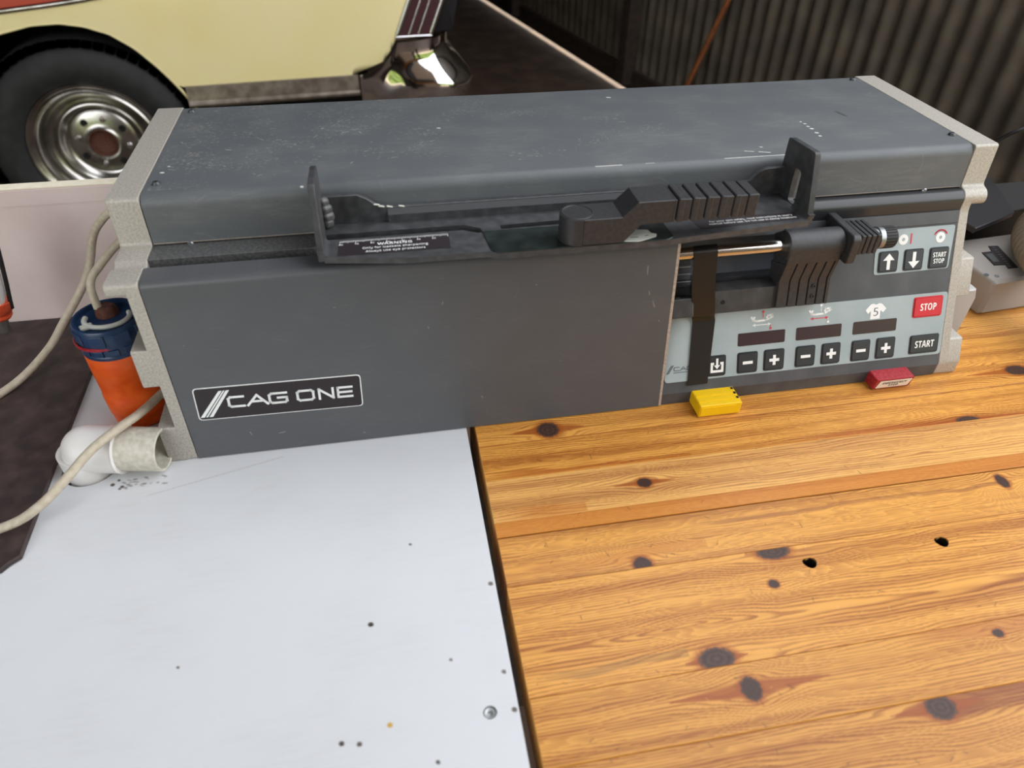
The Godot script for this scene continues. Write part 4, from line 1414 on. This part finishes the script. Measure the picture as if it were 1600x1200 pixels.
	ext_y(g, holed(rounded(P2([0.3040, 0.2315, 0.3165, 0.2335, 0.3300, 0.2285, 0.3312, 0.2250, 0.3278, 0.2235, 0.3272, 0.2190, 0.3185, 0.2172]), 0.0012, 3), [P2([0.3125, 0.2262, 0.3180, 0.2262, 0.3176, 0.2278, 0.3120, 0.2278]), P2([0.3222, 0.2258, 0.3255, 0.2252, 0.3250, 0.2266, 0.3220, 0.2270])]), 0.1526, 0.1529)
	part("skate_print", g, M.bone, gp)
	# lever
	g = G.new()
	var plan := PackedVector2Array()
	for i in 17:
		var a := PI * 0.5 + PI * i / 16.0
		plan.append(Vector2(0.2758 + 0.0114 * cos(a), 0.2226 - 0.0114 * sin(a)))
	plan.append(Vector2(0.2775, 0.2340))
	plan.append(Vector2(0.2775, 0.2112))
	ext_y(g, plan, 0.1527, 0.1712, 0.0004)
	var side := P2([0.2775, 0.1532, 0.3052, 0.1532, 0.3160, 0.1650, 0.3365, 0.1652, 0.3365, 0.1808, 0.3125, 0.1808, 0.3028, 0.1712, 0.2775, 0.1712])
	g.ext(side, Transform3D.IDENTITY, 0.2112, 0.2340, 0.0004)
	var lever := part("lever", g, M.plastic, h, "black lever with a ribbed grip")
	g = G.new()
	g.lathe([Vector2(0.0104, 0.1708), Vector2(0.0104, 0.1714), Vector2(0.0098, 0.1717), Vector2(0.0094, 0.1713), Vector2(0, 0.1713)], Transform3D(Basis.IDENTITY, Vector3(0.2758, 0, 0.2226)), 32)
	part("pivot_cap", g, M.plastic, lever)
	var cuts := [0.3365, 0.3390, 0.3486, 0.3581, 0.3676, 0.3771, 0.3866, 0.3946]
	for i in cuts.size() - 1:
		g = G.new()
		var a: float = cuts[i] + (0.0004 if i > 0 else -0.0002)
		var b: float = cuts[i + 1] - 0.0004
		if i == 0:
			b = cuts[1] - 0.0007
		g.rbox(Vector3((a + b) * 0.5, 0.1730, 0.22265), Vector3(b - a, 0.0154, 0.0226), 0.0008)
		if i > 0 and i < 6:
			g.rbox(Vector3(a + 0.0022, 0.1731, 0.22265), Vector3(0.0040, 0.0160, 0.0231), 0.0008)
		part("grip_rib", g, M.plastic, lever)
	g = G.new()
	g.box(Vector3(0.3640, 0.1728, 0.2226), Vector3(0.058, 0.0128, 0.0196))
	part("grip_core", g, M.void, lever)


# ================================================================ things left of the machine
func build_left() -> void:
	# dark sheet on the bench
	var g := G.new()
	ext_y(g, P2([-0.70, 0.0295, -0.1130, 0.0295, -0.1020, 0.0984, -0.0985, 0.2200, -0.0954, 0.3047, -0.1010, 0.3095, -0.1045, 0.3142, -0.24, 0.37, -0.70, 0.37]), 0.0002, 0.0042, 0.0006)
	solo("dark_sheet", g, M.hardboard, "dark brown hard sheet with worn edges lying on the white worktop", "sheet")
	# pvc elbow
	var pv := thing("pipe_elbow", "white plastic pipe elbow rising out of a round hole in the white worktop", "pipe", Vector3(-0.0745, 0, 0.2265))
	g = G.new()
	var r := 0.0172
	var cy := 0.0182
	var d := Vector3(0.985, -0.03, 0.16).normalized()
	var bx := d.cross(Vector3.UP).normalized()
	var round_end := []
	for i in 9:
		var a := PI * 0.5 * i / 8.0
		round_end.append(Vector2(r * sin(a), -r * cos(a)))
	round_end.append(Vector2(r, 0.0232))
	round_end.append(Vector2(0.0140, 0.0232))
	g.lathe(round_end, Transform3D(Basis(bx, d, bx.cross(d)), Vector3(-0.0700, cy, 0.2270)), 40)
	g.cyl(Vector3(-0.0745, -0.06, 0.2265), Vector3(-0.0745, cy, 0.2265), r - 0.0004, 40)
	g.lathe([Vector2(0.0150, 0.0), Vector2(r + 0.0006, 0.0), Vector2(r + 0.0010, 0.0006), Vector2(r + 0.0006, 0.0012), Vector2(0.0150, 0.0012)], Transform3D(Basis(Vector3(0, 1, 0), Vector3(0.98, 0.02, 0.19).normalized(), Vector3(0.19, 0, -0.98).normalized()), Vector3(-0.0462, cy, 0.2308)), 32)
	part("elbow", g, M.pvc, pv)
	g = G.new()
	g.lathe([Vector2(0.0136, 0.030), Vector2(0.0136, 0.0), Vector2(0.0158, 0.0), Vector2(0.0158, 0.0298), Vector2(0.0150, 0.0304), Vector2(0.0136, 0.0300)], Transform3D(Basis(bx, d, bx.cross(d)), Vector3(-0.0478, cy, 0.2306)), 36)
	part("stub_pipe", g, M.pvc_old, pv, "grimy open end of the pipe")
	# bottle
	var bo := thing("orange_bottle", "orange bottle with a blue screw cap standing by the end of the machine", "bottle", Vector3(-0.0478, 0, 0.170))
	var at := Transform3D(Basis.IDENTITY, Vector3(-0.0478, 0, 0.170))
	g = G.new()
	g.lathe([Vector2(0, 0.0003), Vector2(0.0200, 0.0003), Vector2(0.0222, 0.003), Vector2(0.0226, 0.012), Vector2(0.0232, 0.0124), Vector2(0.0234, 0.028), Vector2(0.0229, 0.0288), Vector2(0.0231, 0.046), Vector2(0.0233, 0.0464), Vector2(0.0234, 0.069), Vector2(0.0220, 0.073), Vector2(0, 0.073)], at, 44)
	part("body", g, M.orange, bo)
	g = G.new()
	g.lathe([Vector2(0, 0.070), Vector2(0.0226, 0.0672), Vector2(0.0234, 0.0676), Vector2(0.0236, 0.0700), Vector2(0.0230, 0.0708), Vector2(0.0230, 0.0765), Vector2(0.0233, 0.0775), Vector2(0.0233, 0.0895), Vector2(0.0224, 0.0911), Vector2(0.0209, 0.0911), Vector2(0.0203, 0.0875), Vector2(0, 0.0870)], at, 44)
	for i in 14:
		var a := TAU * i / 14.0
		g.rbox(Vector3(-0.0478 + 0.0231 * cos(a), 0.0735, 0.170 + 0.0231 * sin(a)), Vector3(0.0016, 0.0050, 0.0070), 0.0006, Basis(Vector3.UP, -a))
	for i in 9:
		var a := TAU * i / 9.0 + 0.3
		g.rbox(Vector3(-0.0478 + 0.0232 * cos(a), 0.0838, 0.170 + 0.0232 * sin(a)), Vector3(0.0012, 0.0090, 0.0110), 0.0005, Basis(Vector3.UP, -a))
	part("cap", g, M.blue, bo, "blue screw cap")
	g = G.new()
	g.lathe([Vector2(0.0228, 0.0764), Vector2(0.0236, 0.0770), Vector2(0.0236, 0.0786), Vector2(0.0228, 0.0792)], at * Transform3D(Basis(Vector3(0, 0, 1), 0.03), Vector3(0, -0.0006, 0)), 40)
	part("cap_band", g, M.red, bo, "dark red band round the cap")
	g = G.new()
	g.lathe([Vector2(0, 0.0870), Vector2(0.0080, 0.0874), Vector2(0.0070, 0.0920), Vector2(0.0050, 0.0945), Vector2(0, 0.0945)], at * Transform3D(Basis.IDENTITY, Vector3(-0.002, 0, -0.008)), 20)
	part("nozzle", g, M.rust, bo, "brown nozzle in the cap")
	g = G.new()
	var lug := []
	for i in 12:
		var a := PI * (0.95 + 1.2 * i / 11.0)
		lug.append(Vector3(-0.0478 + 0.0150 * cos(a), 0.0889, 0.170 - 0.0150 * sin(a) * 0.8))
	g.tube(lug, 0.0018, 10, 3)
	g.rbox(Vector3(-0.0590, 0.0889, 0.1800), Vector3(0.0085, 0.0026, 0.0060), 0.001, Basis(Vector3.UP, 0.5))
	part("wire_loop", g, M.bone, bo, "pale wire loop on the cap")
	g = G.new()
	g.tube([Vector3(-0.0540, 0.093, 0.163), Vector3(-0.0548, 0.106, 0.160), Vector3(-0.0535, 0.113, 0.155), Vector3(-0.0480, 0.1185, 0.150), Vector3(-0.0400, 0.1255, 0.143), Vector3(-0.0315, 0.1315, 0.137), Vector3(-0.0215, 0.137, 0.130)], 0.0028, 14)
	part("tube", g, M.cable, bo, "grey tube leading up behind the machine")
	# cables
	g = G.new()
	g.tube([Vector3(-0.0215, 0.128, 0.060), Vector3(-0.0560, 0.1215, 0.066), Vector3(-0.0700, 0.1120, 0.066), Vector3(-0.0825, 0.0960, 0.060), Vector3(-0.0915, 0.0740, 0.064), Vector3(-0.1015, 0.0570, 0.074), Vector3(-0.1180, 0.0370, 0.088), Vector3(-0.1330, 0.0200, 0.104), Vector3(-0.1560, 0.0080, 0.132), Vector3(-0.1900, 0.0074, 0.170), Vector3(-0.26, 0.0074, 0.23)], 0.0032, 14)
	solo("grey_cable", g, M.cable, "beige cable curving from the machine's back past the upright board to the dark sheet", "cable")
	g = G.new()
	g.tube([Vector3(-0.0050, 0.030, 0.150), Vector3(-0.0220, 0.036, 0.196), Vector3(-0.0310, 0.0385, 0.2180), Vector3(-0.0430, 0.0400, 0.2360), Vector3(-0.0560, 0.0375, 0.2510), Vector3(-0.0700, 0.0300, 0.2690), Vector3(-0.0850, 0.0210, 0.2800), Vector3(-0.1050, 0.0120, 0.2850), Vector3(-0.1400, 0.0075, 0.2880), Vector3(-0.2200, 0.0074, 0.2900)], 0.0031, 14)
	solo("white_cable", g, M.cable, "dirty white cable lying over the plastic pipe elbow and the dark sheet", "cable")
	# the tip of a tool at the left edge of the frame
	var tool := thing("spray_nozzle", "orange and white tool with a grey metal tip above the dark sheet", "tool", Vector3(-0.185, 0.0042, 0.09))
	var ta := Vector3(-0.1585, 0.0410, 0.100)
	var tb := Vector3(-0.1460, 0.1200, 0.098)
	var up := (tb - ta).normalized()
	var sx := up.cross(Vector3(0, 0, 1)).normalized()
	var tt := Transform3D(Basis(sx, up, sx.cross(up)), ta)
	g = G.new()
	g.lathe([Vector2(0, 0), Vector2(0.0052, 0), Vector2(0.0056, 0.0008), Vector2(0.0050, 0.014), Vector2(0, 0.0145)], tt, 24)
	part("tip", g, mat(C8(150, 148, 146), 0.35, 0.8), tool, "grey metal tip")
	g = G.new()
	g.lathe([Vector2(0, 0.0135), Vector2(0.0086, 0.0130), Vector2(0.0096, 0.0150), Vector2(0.0090, 0.0175), Vector2(0.0104, 0.0190), Vector2(0.0112, 0.0240), Vector2(0.0112, 0.028), Vector2(0, 0.028)], tt, 28)
	part("collar", g, mottled(C8(196, 62, 36), C8(226, 96, 50), 0.08, 14.0, 0.5, 0.0, 71), tool, "orange collar")
	g = G.new()
	g.lathe([Vector2(0, 0.0265), Vector2(0.0090, 0.0265), Vector2(0.0108, 0.034), Vector2(0.0124, 0.085), Vector2(0, 0.085)], tt * Transform3D(Basis.IDENTITY, Vector3(-0.0012, 0, 0.002)), 28)
	part("sleeve", g, M.white, tool, "white sleeve")
	g = G.new()
	g.tube([tt * Vector3(0.0108, 0.0215, 0.0), tt * Vector3(0.0112, 0.030, 0.0), tt * Vector3(0.0124, 0.05, 0.0), tt * Vector3(0.0138, 0.085, 0.0)], 0.0016, 10)
	part("wire_guard", g, M.black, tool)


# ================================================================ things right of the machine
func build_right() -> void:
	var by := Basis(Vector3.UP, deg_to_rad(4.5))
	var bx := thing("grey_power_box", "low grey plastic box with a black maker's plate beside the machine's right end", "box", Vector3(0.80, 0, 0.12))
	var g := G.new()
	var o := Vector3(0.6975, 0, 0.1575)      # front left foot
	g.ext(rounded(P2([0.0, 0.0005, 0.16, 0.0005, 0.16, 0.038, 0.0, 0.038]), 0.004, 4), Transform3D(Basis(by.x, by.y, by.z), o), -0.076, 0.0, 0.003)
	part("case", g, M.grey_box, bx)
	g = G.new()
	ext_y(g, P2([0.7368, 0.0967, 0.7468, 0.0976, 0.7369, 0.1383, 0.7259, 0.1383, 0.7285, 0.1316, 0.7167, 0.1309, 0.7214, 0.1071, 0.7329, 0.1064]), 0.0378, 0.0386, 0.0002)
	var pl := part("makers_plate", g, M.sticker, bx, "black stepped plate on top")
	g = G.new()
	for i in 9:
		g.box(Vector3(0.7395 - i * 0.0012, 0.0387, 0.1012 + i * 0.0042), Vector3(0.0032, 0.0003, 0.0014))
	ext_y(g, P2([0.7220, 0.1115, 0.7300, 0.1108, 0.7262, 0.1262, 0.7196, 0.1258]), 0.0386, 0.0389)
	part("plate_print", g, mat(C8(78, 80, 82), 0.5), pl)
	g = G.new()
	for s in [[0.6985, 0.1445], [0.7060, 0.1485]]:
		g.lathe([Vector2(0.0010, 0.0), Vector2(0.0010, 0.0004), Vector2(0.0021, 0.0004), Vector2(0.0021, 0.0)], Transform3D(Basis.IDENTITY, Vector3(s[0], 0.0379, s[1])), 16)
	part("moulded_mark", g, M.grey_print, bx)
	# ribbed hose
	g = G.new()
	var path := [Vector3(0.92, 0.058, 0.070), Vector3(0.84, 0.058, 0.074), Vector3(0.790, 0.058, 0.093), Vector3(0.7560, 0.058, 0.124), Vector3(0.7365, 0.058, 0.166), Vector3(0.7340, 0.056, 0.205), Vector3(0.745, 0.040, 0.245), Vector3(0.80, 0.022, 0.275), Vector3(0.90, 0.0205, 0.290)]
	var hp := []
	var k := path.size()
	for i in k - 1:
		for s in 12:
			hp.append((path[i] as Vector3).cubic_interpolate(path[i + 1], path[maxi(i - 1, 0)], path[mini(i + 2, k - 1)], s / 12.0))
	var hr := []
	var dist := 0.0
	var prev: Vector3 = hp[0]
	var fine := []
	for i in hp.size() - 1:
		for s in 4:
			fine.append((hp[i] as Vector3).lerp(hp[i + 1], s / 4.0))
	for i in fine.size():
		var p: Vector3 = fine[i]
		dist += p.distance_to(prev)
		prev = p
		var dd: Vector3 = (fine[mini(i + 1, fine.size() - 1)] - fine[maxi(i - 1, 0)]).normalized()
		var sd := dd.cross(Vector3.UP).normalized()
		var ud := sd.cross(dd)
		var rad := 0.0172 + 0.0020 * sin(TAU * dist / 0.0072)
		var ring := []
		for s in 25:
			var a := TAU * s / 24.0
			ring.append(p + (sd * cos(a) + ud * sin(a)) * rad)
		hr.append(ring)
	g.sheet(hr, true)
	solo("ribbed_hose", g, M.hose, "brown ribbed hose lying bent on top of the grey plastic box", "hose")
	# black case with an overhanging lid
	var bc := thing("black_case", "black plastic case with a flat lid behind the grey box", "case", Vector3(0.77, 0, 0.04))
	g = G.new()
	g.ext(rounded(P2([0.700, -0.072, 0.80, -0.055, 0.91, -0.040, 0.91, 0.004, 0.72, 0.004]), 0.004, 3), flat_y(), 0.0005, 0.054, 0.001)
	part("body", g, M.black, bc)
	g = G.new()
	g.ext(rounded(P2([0.7075, -0.0985, 0.7720, -0.0720, 0.7900, -0.0280, 0.80, 0.003, 0.71, 0.003, 0.69, -0.03]), 0.002, 3), Transform3D(Basis.from_euler(Vector3(0.04, 0, -0.03)), Vector3(0, 0.027, 0.0)) * flat_y(), 0.054, 0.060, 0.0008)
	part("lid", g, mat(C8(34, 33, 37), 0.4), bc)
	for p in [Vector3(0.7135, 0.044, 0.0745), Vector3(0.7640, 0.050, 0.0640)]:
		g = G.new()
		g.rbox(p, Vector3(0.008, 0.004, 0.006), 0.001)
		part("catch", g, M.screw, bc)
	# thin black cable standing up behind
	g = G.new()
	g.tube([Vector3(0.78, 0.004, -0.028), Vector3(0.782, 0.05, -0.02), Vector3(0.788, 0.085, -0.008), Vector3(0.796, 0.104, -0.004), Vector3(0.806, 0.116, 0.004), Vector3(0.83, 0.121, 0.006), Vector3(0.87, 0.11, -0.01), Vector3(0.90, 0.05, -0.03), Vector3(0.91, 0.003, -0.04)], 0.0021, 10)
	solo("black_cable", g, M.black, "thin black cable arching up behind the machine's right end", "cable")
	# brown crate on the floor against the iron wall
	var w := WALL
	var cr := thing("wooden_crate", "dark brown wooden crate low against the iron wall at the right edge", "crate", w * Vector3(4.25, 0.0, 0.30))
	for i in 3:
		g = G.new()
		g.box(w * Vector3(4.25, 0.06 + i * 0.115, 0.48), Vector3(0.62, 0.10, 0.018), w.basis)
		part("slat", g, M.dark_wood, cr)
		g = G.new()
		g.box(w * Vector3(3.95, 0.06 + i * 0.115, 0.29), Vector3(0.018, 0.10, 0.36), w.basis)
		part("slat", g, M.dark_wood, cr)
	for i in 4:
		g = G.new()
		g.box(w * Vector3(4.25, 0.345, 0.145 + i * 0.098), Vector3(0.62, 0.016, 0.09), w.basis)
		part("slat", g, M.rust if i == 2 else M.dark_wood, cr)


# ================================================================ the car
func arch_y(x: float) -> float:      # lower rim of the side panel over the wheel
	var pts := [-0.47, 0.02, -0.42, 0.11, -0.35, 0.215, -0.25, 0.293, -0.15, 0.325, -0.07, 0.341, 0.0, 0.343, 0.06, 0.332, 0.117, 0.31, 0.171, 0.27, 0.223, 0.209, 0.267, 0.143, 0.30, 0.07]
	if x <= pts[0] or x >= pts[pts.size() - 2]:
		return -9.0
	for i in range(0, pts.size() - 2, 2):
		if x <= pts[i + 2]:
			return lerpf(pts[i + 1], pts[i + 3], (x - pts[i]) / (pts[i + 2] - pts[i]))
	return -9.0

func rear_x(y: float) -> float:      # rear rim of the painted panel
	var pts := [0.155, 0.773, 0.160, 0.823, 0.174, 0.854, 0.196, 0.887, 0.25, 0.919, 0.289, 0.942, 0.358, 0.972, 0.52, 1.045]
	for i in range(0, pts.size() - 2, 2):
		if y <= pts[i + 2]:
			return lerpf(pts[i + 1], pts[i + 3], clampf((y - pts[i]) / (pts[i + 2] - pts[i]), 0.0, 1.0))
	return 1.045

func side_z(x: float, y: float) -> float:
	return 0.022 - 0.9 * pow(maxf(0.0, y - 0.36), 2.0) - 0.25 * pow(maxf(0.0, 0.2 - y), 2.0) - 0.02 * pow(maxf(0.0, x - 0.75) / 0.3, 2.0)

func build_car() -> void:
	var c := CAR
	var car := thing("old_car", "old car with pale yellow side, red upper body and chrome bumper behind the bench", "car", c * Vector3(0.0, FLOOR + 0.47, -0.6))
	var spear := func(x: float) -> float: return 0.378 + 0.085 * (x + 0.13) + 0.25 * pow(maxf(0.0, x), 2.0)
	# painted side
	var g := G.new()
	var red := G.new()
	for i in 150:
		var xa := -1.6 + i * 0.018
		var xb := xa + 0.018
		var col := []
		var rcol := []
		for x in [xa, xb]:
			var low := 0.155
			if arch_y(x) > low:
				low = arch_y(x)
			var topy: float = minf(spear.call(x), 0.60)
			var row := []
			var rrow := []
			for j in 15:
				var y := lerpf(low, topy, j / 14.0)
				row.append(c * Vector3(minf(x, rear_x(y)), y, side_z(x, y)))
			for j in 7:
				var y := lerpf(topy, 0.62, j / 6.0)
				rrow.append(c * Vector3(minf(x, rear_x(y)), y, side_z(x, y) - 0.004))
			col.append(row)
			rcol.append(rrow)
		g.sheet(col)
		red.sheet(rcol)
	part("side_panel", g, M.car_yellow, car, "pale yellow painted side panel")
	red.box(c * Vector3(-0.3, 0.60, -0.75), Vector3(2.6, 0.03, 1.40), c.basis, 0.01)
	red.box(c * Vector3(-0.3, 0.36, -1.40), Vector3(2.6, 0.5, 0.06), c.basis, 0.02)
	part("upper_body", red, M.car_red, car, "red upper body")
	g = G.new()
	var pts := []
	for i in 24:
		var x := -1.2 + i * 0.08
		var y: float = spear.call(x)
		pts.append(c * Vector3(x, y, side_z(x, y) + 0.001))
	g.tube(pts, 0.0075, 8, 2)
	part("side_trim", g, M.old_chrome, car, "dull chrome strip between yellow and red")
	# rolled lip of the wheel arch and the dark well behind
	g = G.new()
	pts = []
	for i in 40:
		var x := -0.46 + i * 0.0193
		pts.append(c * Vector3(x, arch_y(x), side_z(x, arch_y(x)) - 0.003))
	g.tube(pts, 0.004, 8, 2)
	part("arch_lip", g, M.car_yellow, car)
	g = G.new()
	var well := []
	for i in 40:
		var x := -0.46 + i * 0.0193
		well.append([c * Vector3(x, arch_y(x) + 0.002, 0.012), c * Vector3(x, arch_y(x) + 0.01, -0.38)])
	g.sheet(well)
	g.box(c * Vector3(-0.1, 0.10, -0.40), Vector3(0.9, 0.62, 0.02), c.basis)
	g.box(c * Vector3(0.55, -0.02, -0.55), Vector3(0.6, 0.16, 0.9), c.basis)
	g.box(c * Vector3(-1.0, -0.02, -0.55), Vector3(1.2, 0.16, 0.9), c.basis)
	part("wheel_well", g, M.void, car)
	# rocker trim
	g = G.new()
	g.ext(rounded(P2([-0.05, 0.156, 0.026, 0.156, 0.031, 0.112, 0.036, 0.104, 0.034, 0.096, 0.022, 0.091, -0.05, 0.091]), 0.002, 3), c * Transform3D(Basis(Vector3(0, 0, 1), Vector3(0, 1, 0), Vector3(-1, 0, 0)), Vector3.ZERO), -0.79, -0.278)
	part("rocker_trim", g, M.floor_tint_trim, car, "brownish chrome trim along the bottom of the side, floor reflection painted in")
	# wheel
	var ax := c * Transform3D(Basis(Vector3(1, 0, 0), Vector3(0, 0, 1), Vector3(0, -1, 0)), Vector3(-0.0155, -0.02, 0.0))
	g = G.new()
	g.lathe([Vector2(0.19, -0.16), Vector2(0.26, -0.19), Vector2(0.300, -0.175), Vector2(0.316, -0.150), Vector2(0.318, -0.06), Vector2(0.312, -0.030), Vector2(0.300, -0.012), Vector2(0.282, 0.002), Vector2(0.255, 0.012), Vector2(0.225, 0.010), Vector2(0.203, -0.002), Vector2(0.192, -0.012)], ax, 96)
	for i in 64:      # shoulder blocks
		var a := TAU * i / 64.0
		var d := ax.basis * Vector3(cos(a), 0, sin(a))
		g.rbox(ax * Vector3(cos(a) * 0.3030, -0.014, sin(a) * 0.3030), Vector3(0.0255, 0.034, 0.0230), 0.004, Basis(d.cross(ax.basis.y).normalized(), ax.basis.y, d).orthonormalized() * Basis(Vector3(1, 0, 0), 0.25))
	var wheel := part("wheel", g, M.tyre, car, "black tyre on a chrome rim")
	g = G.new()
	g.lathe([Vector2(0.1985, -0.014), Vector2(0.1985, -0.002), Vector2(0.195, 0.003), Vector2(0.189, 0.002), Vector2(0.184, -0.006), Vector2(0.176, -0.010), Vector2(0.170, -0.006), Vector2(0.166, -0.010), Vector2(0.160, -0.045), Vector2(0.150, -0.062), Vector2(0.138, -0.066), Vector2(0.132, -0.060), Vector2(0.128, -0.052), Vector2(0.121, -0.050), Vector2(0.114, -0.058), Vector2(0.108, -0.070), Vector2(0.098, -0.074), Vector2(0.088, -0.068), Vector2(0.060, -0.066), Vector2(0.046, -0.062), Vector2(0.043, -0.058)], ax, 96, 50.0)
	part("rim", g, M.old_chrome, wheel, "dished chrome rim")
	g = G.new()
	g.lathe([Vector2(0.043, -0.058), Vector2(0.041, -0.056), Vector2(0.038, -0.060), Vector2(0.036, -0.074), Vector2(0.020, -0.078), Vector2(0, -0.079)], ax, 32)
	part("hub", g, M.rust, wheel, "rusty brown hub")
	for i in 8:
		var a := TAU * i / 8.0 + 0.25
		g = G.new()
		g.lathe([Vector2(0, 0.0), Vector2(0.008, 0.0), Vector2(0.0095, 0.004), Vector2(0.0085, 0.008), Vector2(0.0, 0.009)] if i % 2 == 0 else [Vector2(0.0, 0.001), Vector2(0.0085, 0.001), Vector2(0.009, 0.0026), Vector2(0.0105, 0.003), Vector2(0.011, 0.0)], ax * Transform3D(Basis.IDENTITY, Vector3(cos(a) * 0.074, -0.0675, sin(a) * 0.074)), 16)
		part("lug_nut" if i % 2 == 0 else "lug_hole", g, M.chrome if i % 2 == 0 else M.void, wheel)
	# tail lamp column with chrome ribs
	g = G.new()
	g.ext(P2([0.919, 0.252, 0.940, 0.289, 0.972, 0.358, 1.045, 0.52, 1.14, 0.52, 1.075, 0.355, 1.036, 0.258]), c, -0.20, 0.020, 0.006)
	var lamp := part("tail_lamp", g, M.lamp_red, car, "tall dark tail lamp with chrome ribs")
	for s in [[0.0, 0.014], [0.34, 0.006], [0.62, 0.006], [0.98, 0.014]]:
		g = G.new()
		var A := Vector3(lerpf(0.924, 1.032, s[0]), 0.262, 0.019)
		var B := Vector3(lerpf(1.045, 1.145, s[0]), 0.52, 0.019)
		g.tube([c * A, c * A.lerp(B, 0.5), c * B], s[1] * 0.5, 10, 3)
		part("chrome_rib", g, M.chrome, lamp)
	g = G.new()
	g.rbox(c * Vector3(0.976, 0.254, 0.0), Vector3(0.118, 0.013, 0.05), 0.004, c.basis)
	part("lamp_sill", g, M.chrome, lamp)
	g = G.new()
	g.ext(rounded(P2([1.038, 0.258, 1.105, 0.262, 1.125, 0.345, 1.19, 0.52, 1.142, 0.52, 1.077, 0.355]), 0.0), c, -0.60, 0.004, 0.004)
	part("tail_edge", g, mat(C8(40, 41, 48), 0.2, 0.6), car, "dark chrome rear corner behind the lamp")
	# wrapped chrome bumper: plan path (x, out, top y), vertical profile flares towards the bottom
	var plan := [[0.795, 0.030, 0.156], [0.83, 0.034, 0.163], [0.862, 0.037, 0.180], [0.892, 0.040, 0.205], [0.922, 0.043, 0.246], [0.97, 0.045, 0.249], [1.015, 0.043, 0.252], [1.05, 0.034, 0.255], [1.075, 0.014, 0.257], [1.09, -0.02, 0.258], [1.096, -0.07, 0.258], [1.098, -0.16, 0.256], [1.10, -0.40, 0.254], [1.10, -0.9, 0.254]]
	var rows := []
	for i in plan.size():
		var p: Array = plan[i]
		var q: Array = plan[mini(i + 1, plan.size() - 1)]
		var o: Array = plan[maxi(i - 1, 0)]
		var d := Vector2(q[0] - o[0], q[1] - o[1]).normalized()
		var nrm := Vector2(-d.y, d.x)
		if nrm.y < -0.2 or nrm.x < -0.2:
			nrm = -nrm
		var grow := smoothstep(0.80, 1.02, p[0] as float) if p[1] > 0.0 else 1.0
		var row := []
		for j in 25:
			var v := j / 24.0
			var y := lerpf(p[2], 0.02, v)
			var fl := 0.0
			if v < 0.62:
				fl = grow * (0.075 * smoothstep(0.12, 0.62, v) - 0.006 * sin(PI * v / 0.5))
			else:
				fl = grow * 0.075 * sqrt(maxf(0.0, 1.0 - pow((v - 0.62) / 0.40, 2.0)))
			if grow < 0.6:
				fl += 0.006 * sin(PI * v * 2.0)
			var lim := clampf(fl, -0.02, 0.09)
			row.append(c * Vector3(p[0] + nrm.x * lim, y, p[1] + nrm.y * lim * (0.35 if p[0] < 1.03 else 0.6)))
		rows.append(row)
	g = G.new()
	g.sheet(rows, true)
	part("bumper", g, M.chrome, car, "wrapped chrome rear bumper")
	g = G.new()
	g.rbox(c * Vector3(0.800, 0.124, 0.034), Vector3(0.006, 0.066, 0.012), 0.002, c.basis)
	part("bumper_joint", g, M.chrome, car)
	# the two wheels on the far side carry the rest of it
	g = G.new()
	g.lathe([Vector2(0, -1.2), Vector2(0.31, -1.2), Vector2(0.318, -1.18), Vector2(0.318, -1.02), Vector2(0.31, -1.0), Vector2(0, -1.0)], ax, 48)
	part("far_wheel", g, M.tyre, car)
